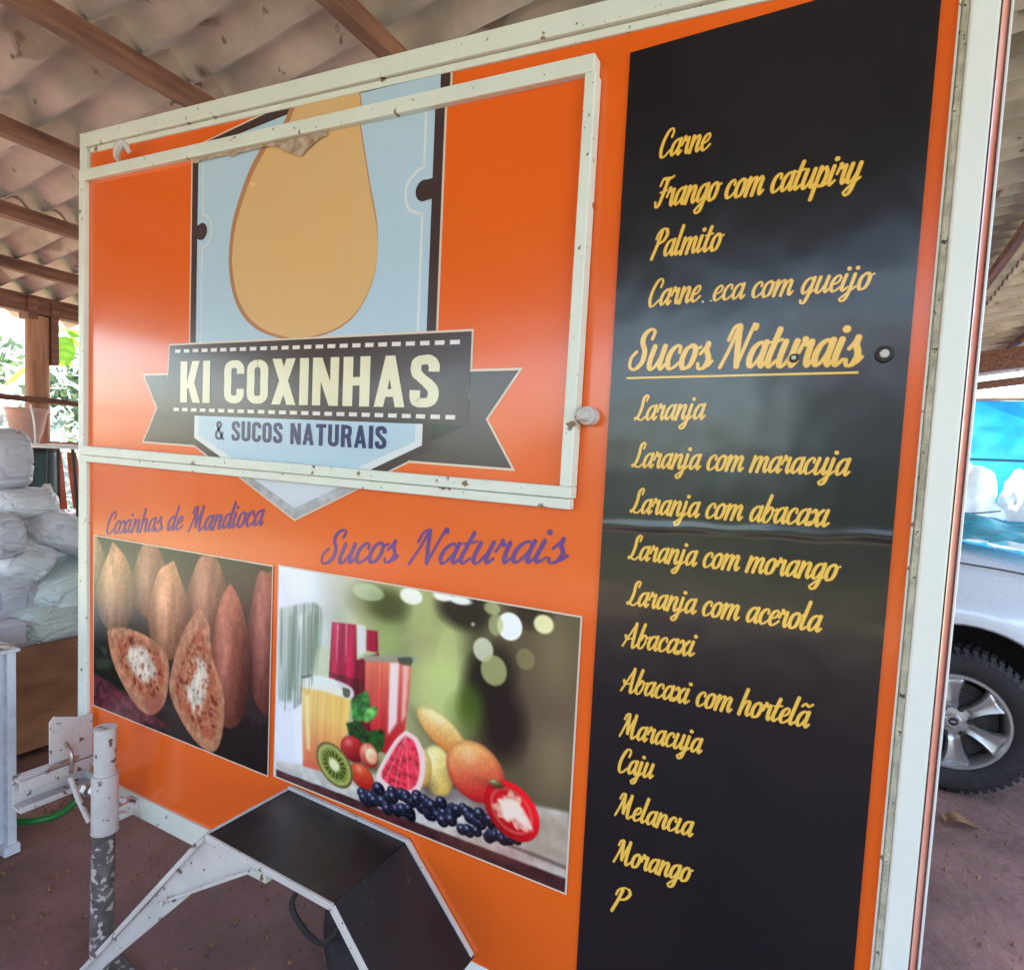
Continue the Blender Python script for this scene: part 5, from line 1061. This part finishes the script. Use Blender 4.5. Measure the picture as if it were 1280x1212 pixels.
def car_wheel():
    t = MB(); pr = [(.235, -.0), (.25, -.012), (.30, -.018), (.335, -.010), (.350, .02), (.357, .05), (.357, .20), (.350, .23), (.30, .25), (.235, .25)]
    t.lathe(pr, (0, 0, 0), 'Y', 72)
    for k in range(60):
        a = 2 * math.pi * k / 60
        for (y0_, y1_, off) in ((.012, .085, 0), (.10, .15, .05), (.165, .23, 0)):
            a0, a1 = a + off, a + off + .062; r0, r1 = .350, .3635
            c0 = [(r * math.cos(q), y, r * math.sin(q)) for q, r, y in ((a0, r0, y0_), (a1, r0, y0_), (a1, r0, y1_), (a0, r0, y1_), (a0, r1, y0_ + .006), (a1, r1, y0_ + .006), (a1, r1, y1_), (a0, r1, y1_))]
            t.add(c0, [(0, 1, 5, 4), (1, 2, 6, 5), (2, 3, 7, 6), (3, 0, 4, 7), (4, 5, 6, 7)])
        c0 = [(r * math.cos(q), y, r * math.sin(q)) for q, r, y in ((a, .325, -.018), (a + .05, .325, -.018), (a + .05, .352, .004), (a, .352, .004))]; t.add(c0, [(0, 1, 2, 3)])
    T_ = t.build('tyre', M['tyre'], CAR, smooth=35, origin=(0, 0, 0))
    r = MB(); r.lathe([(.238, .20), (.238, .0), (.232, -.010), (.222, -.010), (.214, .002), (.205, .06), (.20, .19)], (0, 0, 0), 'Y', 64); Rm = r.build('rim', M['alloy'], T_, smooth=35, origin=(0, 0, 0))
    for k in range(6):
        a = 2 * math.pi * k / 6 + math.pi / 2 + .12; sp_ = MB(); ca, sa = math.cos(a), math.sin(a)
        prof = [(.055, .034, .012), (.10, .030, .006), (.15, .040, .002), (.19, .058, .0), (.216, .074, .0)]; vs = []
        for (rr_, hw, dp) in prof:
            for (w_, dy) in ((-1, .022), (-.72, .0), (-.12, .010), (.12, .010), (.72, .0), (1, .022)): vs.append((rr_ * ca - hw * w_ * sa, dp + dy, rr_ * sa + hw * w_ * ca))
        sp_.add(vs, [(i * 6 + j, i * 6 + j + 1, (i + 1) * 6 + j + 1, (i + 1) * 6 + j) for i in range(4) for j in range(5)]); o = sp_.build('spoke', M['alloy'], T_, smooth=25, origin=(0, 0, 0)); md = o.modifiers.new('s', 'SOLIDIFY'); md.thickness = .02; md.offset = 1
    h = MB(); h.lathe([(0, -.006), (.03, -.006), (.036, .0), (.036, .008), (.062, .012), (.07, .03)], (0, 0, 0), 'Y', 32); h.build('hub_cap', M['alloy'], T_, smooth=35, origin=(0, 0, 0))
    e_ = MB(); e_.lathe([(0, -.008), (.02, -.008), (.021, -.005)], (0, 0, 0), 'Y', 24); e_.build('hub_badge', M['darkpart'], T_, origin=(0, 0, 0))
    e_ = MB(); disc(e_, (0, 0), .013, .005, -.0088, n=16); e_.build('badge_oval', M['alloy'], T_, origin=(0, 0, 0))
    for k in range(6):
        a = 2 * math.pi * k / 6 + math.pi / 6 + .12 + math.pi / 2; l_ = MB(); l_.lathe([(0, -.002), (.010, -.002), (.012, .002), (.012, .03)], (.068 * math.cos(a), 0, .068 * math.sin(a)), 'Y', 8); l_.build('wheel_nut', M['darkpart'], T_, origin=(0, 0, 0))
    d_ = MB(); d_.lathe([(0, .06), (.19, .06), (.20, .2)], (0, 0, 0), 'Y', 32); d_.lathe([(.04, .05), (.15, .05), (.15, .06)], (0, 0, 0), 'Y', 32); d_.build('brake_disc', M['darkpart'], T_, origin=(0, 0, 0))
    return T_
Wc = car_wheel(); org = CAR.location
Wc.location = Vector((xf, y_near + .025, WR)) - org
for (x, y, fl) in ((xr2, y_near + .025, 0), (xf, 2 * ymid - y_near - .025, math.pi), (xr2, 2 * ymid - y_near - .025, math.pi)):
    c2 = copy_tree(Wc, CAR); c2.location = Vector((x, y, WR)) - org; c2.rotation_euler = (0, 0, fl)
k = MB(); k.prism([(xf + .50, .78), (xf + .84, .74), (xf + .80, .90), (xf + .56, .95)], y_near + .10, y_near + .24); k.build('headlight', M['lamp'], CAR, bevel=.02)
k = MB(); k.box((xf + .48, y_near + .12, .38), (xf + .98, 2 * ymid - y_near - .12, .66)); k.build('bumper', M['carpaint'], CAR, bevel=.05)
k = MB(); k.box((xf + .84, y_near + .45, .68), (xf + .91, 2 * ymid - y_near - .45, .88)); k.build('grille', M['darkpart'], CAR, bevel=.01)
k = MB(); k.box((xf - 1.02, y_near - .12, 1.18), (xf - .90, y_near + .05, 1.36)); k.build('wing_mirror', M['carpaint'], CAR, bevel=.03)
for (xa, xb_) in ((-1.05, -1.04), (-1.95, -1.94)):
    k = MB(); k.box((xf + xa, y_near + .045, .5), (xf + xb_, y_near + .09, 1.10)); k.build('door_gap', M['darkpart'], CAR)
for q in ((-1.75, 1.0), (-2.6, 1.0)):
    k = MB(); k.box((xf + q[0], y_near + .035, q[1] - .015), (xf + q[0] + .16, y_near + .06, q[1] + .015)); k.build('door_handle', M['carpaint'], CAR, bevel=.008)
k = MB(); k.tube([(xf - .6, y_near + .12, 1.166), (xf - .1, y_near + .125, 1.134), (xf + .3, y_near + .13, 1.092), (xf + .62, y_near + .20, 1.00)], .004, n=5, sub=5); k.build('bonnet_gap', M['darkpart'], CAR)
# turquoise sheet bunched on the bonnet
def cloth(name, x0, x1, y0, y1, zf, m, nx_=50, ny_=40):
    k = MB(); vs = [(x0 + (x1 - x0) * i / nx_, y0 + (y1 - y0) * j / ny_, zf(x0 + (x1 - x0) * i / nx_, y0 + (y1 - y0) * j / ny_)) for j in range(ny_ + 1) for i in range(nx_ + 1)]
    k.add(vs, [(j * (nx_ + 1) + i, j * (nx_ + 1) + i + 1, (j + 1) * (nx_ + 1) + i + 1, (j + 1) * (nx_ + 1) + i) for j in range(ny_) for i in range(nx_)]); o = k.build(name, m, smooth=80); return o
def zcl(x, y): return 1.235 + .05 * abs(mn.noise(Vector((x * 2.2, y * 5, 0)))) * 2 + .03 * mn.noise(Vector((x * 8, y * 12, 2))) + .05 * min(max((y - 2.9) / .3, 0), 1) - .02
o = cloth('plastic_sheet', xf - .75, xf + .62, 2.93, 4.1, zcl, M['cloth']); tag(o, 'turquoise plastic sheet bunched over the silver car bonnet', 'sheet')
# tarpaulin hung outside the roof edge
YT = 12.9; tx0, tx1 = -3.0, 7.5
ttop = P(1240, 500, YT)[1]
k = MB(); vs = []; nx_, nz_ = 90, 40
for j in range(nz_ + 1):
    for i in range(nx_ + 1):
        x = tx0 + (tx1 - tx0) * i / nx_; z = .25 + (ttop + .0 - .25) * j / nz_; sag = -.03 * abs(math.sin(x * 1.6)) * (j / nz_)
        vs.append((x, YT + .16 * mn.noise(Vector((x * .9, z * .6, 0))) + .09 * abs(mn.noise(Vector((x * 2.2 + z, z * 2.6 - x * .5, 4)))) + .03 * math.sin(x * 5 + z), z + sag))
k.add(vs, [(j * (nx_ + 1) + i, j * (nx_ + 1) + i + 1, (j + 1) * (nx_ + 1) + i + 1, (j + 1) * (nx_ + 1) + i) for j in range(nz_) for i in range(nx_)])
TP = thing('tarpaulin', (2.2, YT, 0), 'bright blue tarpaulin hung as a screen beyond the roof edge', 'tarpaulin'); k.build('tarp_sheet', M['tarp'], TP, smooth=80)
k = MB(); zz = P(1250, 573, YT - .1)[1]; k.tube([(tx0, YT - .1, zz), (tx1, YT - .1, zz - .06)], .022, n=8); k.build('cord', M['teal'], TP)
k = MB(); k.tube([(tx0 - .1, YT + .02, ttop + .02), (tx1 + .1, YT + .02, ttop + .02)], .035, n=8); k.build('top_pole', M['woodpale'], TP)
for x in (tx0, 3.9, tx1): k = MB(); k.tube([(x, YT + .12, 0), (x, YT + .12, ttop + .05)], .04, n=8); k.build('tarp_post', M['woodpost'], TP)
def bundle(pxc, pyc, Y, sz, m, label, seed):
    x, z = P(pxc, pyc, Y); t = thing('plastic_bundle', (x, Y, 0), label, 'bundle', 'bundles heaped in front of the tarpaulin'); bm = bmesh.new(); bmesh.ops.create_icosphere(bm, subdivisions=4, radius=1)
    for v in bm.verts:
        p = v.co.copy(); f = 1 + .34 * mn.noise(p * 1.9 + Vector((seed * 2, 0, 0))) - .22 * abs(mn.noise(p * 4 + Vector((seed, 2, 0)))); top = max(p.z, 0)
        v.co = Vector((p.x * sz[0] * f * (1 - .15 * top), p.y * sz[1] * f * (1 - .15 * top), (p.z * f * .5 + .5) * (z + sz[2])))
    me = bpy.data.meshes.new('wrap'); bm.to_mesh(me); bm.free(); me.materials.append(m); me.polygons.foreach_set('use_smooth', [True] * len(me.polygons)); o = bpy.data.objects.new('wrap', me); COL.objects.link(o); o.parent = t
    k = MB(); k.tube([(x - sz[0] * .8, Y - sz[1] * .6, z * .7), (x, Y - sz[1] * 1.02, z * .66), (x + sz[0] * .8, Y - sz[1] * .6, z * .7)], .012, n=6, sub=4); k.build('tie_cord', M['teal'], t); return t
bundle(1205, 600, 12.2, (.62, .5, .35), M['paleplastic'], 'tallest pale plastic-wrapped bundle, right beside the trailer post', 1)
bundle(1280, 620, 12.3, (.5, .45, .35), M['paleplastic'], 'pale bundle at the right edge in front of the blue tarpaulin', 2)
bundle(1240, 648, 12.0, (.3, .3, .05), M['cloth'], 'small turquoise bundle low between the two pale ones', 3)
# fallen leaves
def dleaf(c, s_, a, label):
    k = MB(); vs = []; n_ = 8
    for i in range(n_ + 1):
        u = i / n_; w_ = s_ * .34 * math.sin(math.pi * u) ** .8
        for sg in (-1, 0, 1): lx = (u - .5) * s_; ly = sg * w_; vs.append((c[0] + lx * math.cos(a) - ly * math.sin(a), c[1] + lx * math.sin(a) + ly * math.cos(a), .006 + .02 * abs(sg) * math.sin(u * 3) + .012 * math.sin(u * 5)))
    k.add(vs, [(3 * i + j, 3 * i + j + 1, 3 * i + j + 4, 3 * i + j + 3) for i in range(n_) for j in range(2)]); tag(k.build('dry_leaf', M['dryleaf'], smooth=True), label, 'leaf', 'dry leaves on the red dirt')
dleaf(GZ(1200, 1030), .15, .3, 'largest curled brown leaf on the dirt below the car wheel')
dleaf(GZ(1185, 1026), .08, 1.2, 'smaller brown leaf touching the largest one below the car wheel')
rs = random.Random(5); k = MB()
for i in range(1800):
    x, y = rs.choice([(rs.uniform(-3.4, -.9), rs.uniform(-.7, .9)), (rs.uniform(.1, 2.5), rs.uniform(.6, 4))]); s_ = .0025 + .009 * rs.random() ** 3; a = rs.uniform(0, 3); h = rs.uniform(.002, .006)
    ca, sa = math.cos(a) * s_, math.sin(a) * s_; k.add([(x - ca, y - sa, -.01), (x + sa * .6, y - ca * .6, -.01), (x + ca, y + sa, -.01), (x - sa * .6, y + ca * .6, -.01), (x, y, h)], [(0, 1, 4), (1, 2, 4), (2, 3, 4), (3, 0, 4)])
tag(k.build('ground_litter', M['dryleaf']), 'small twigs and crumbs scattered over the red dirt', 'litter', kind='stuff')
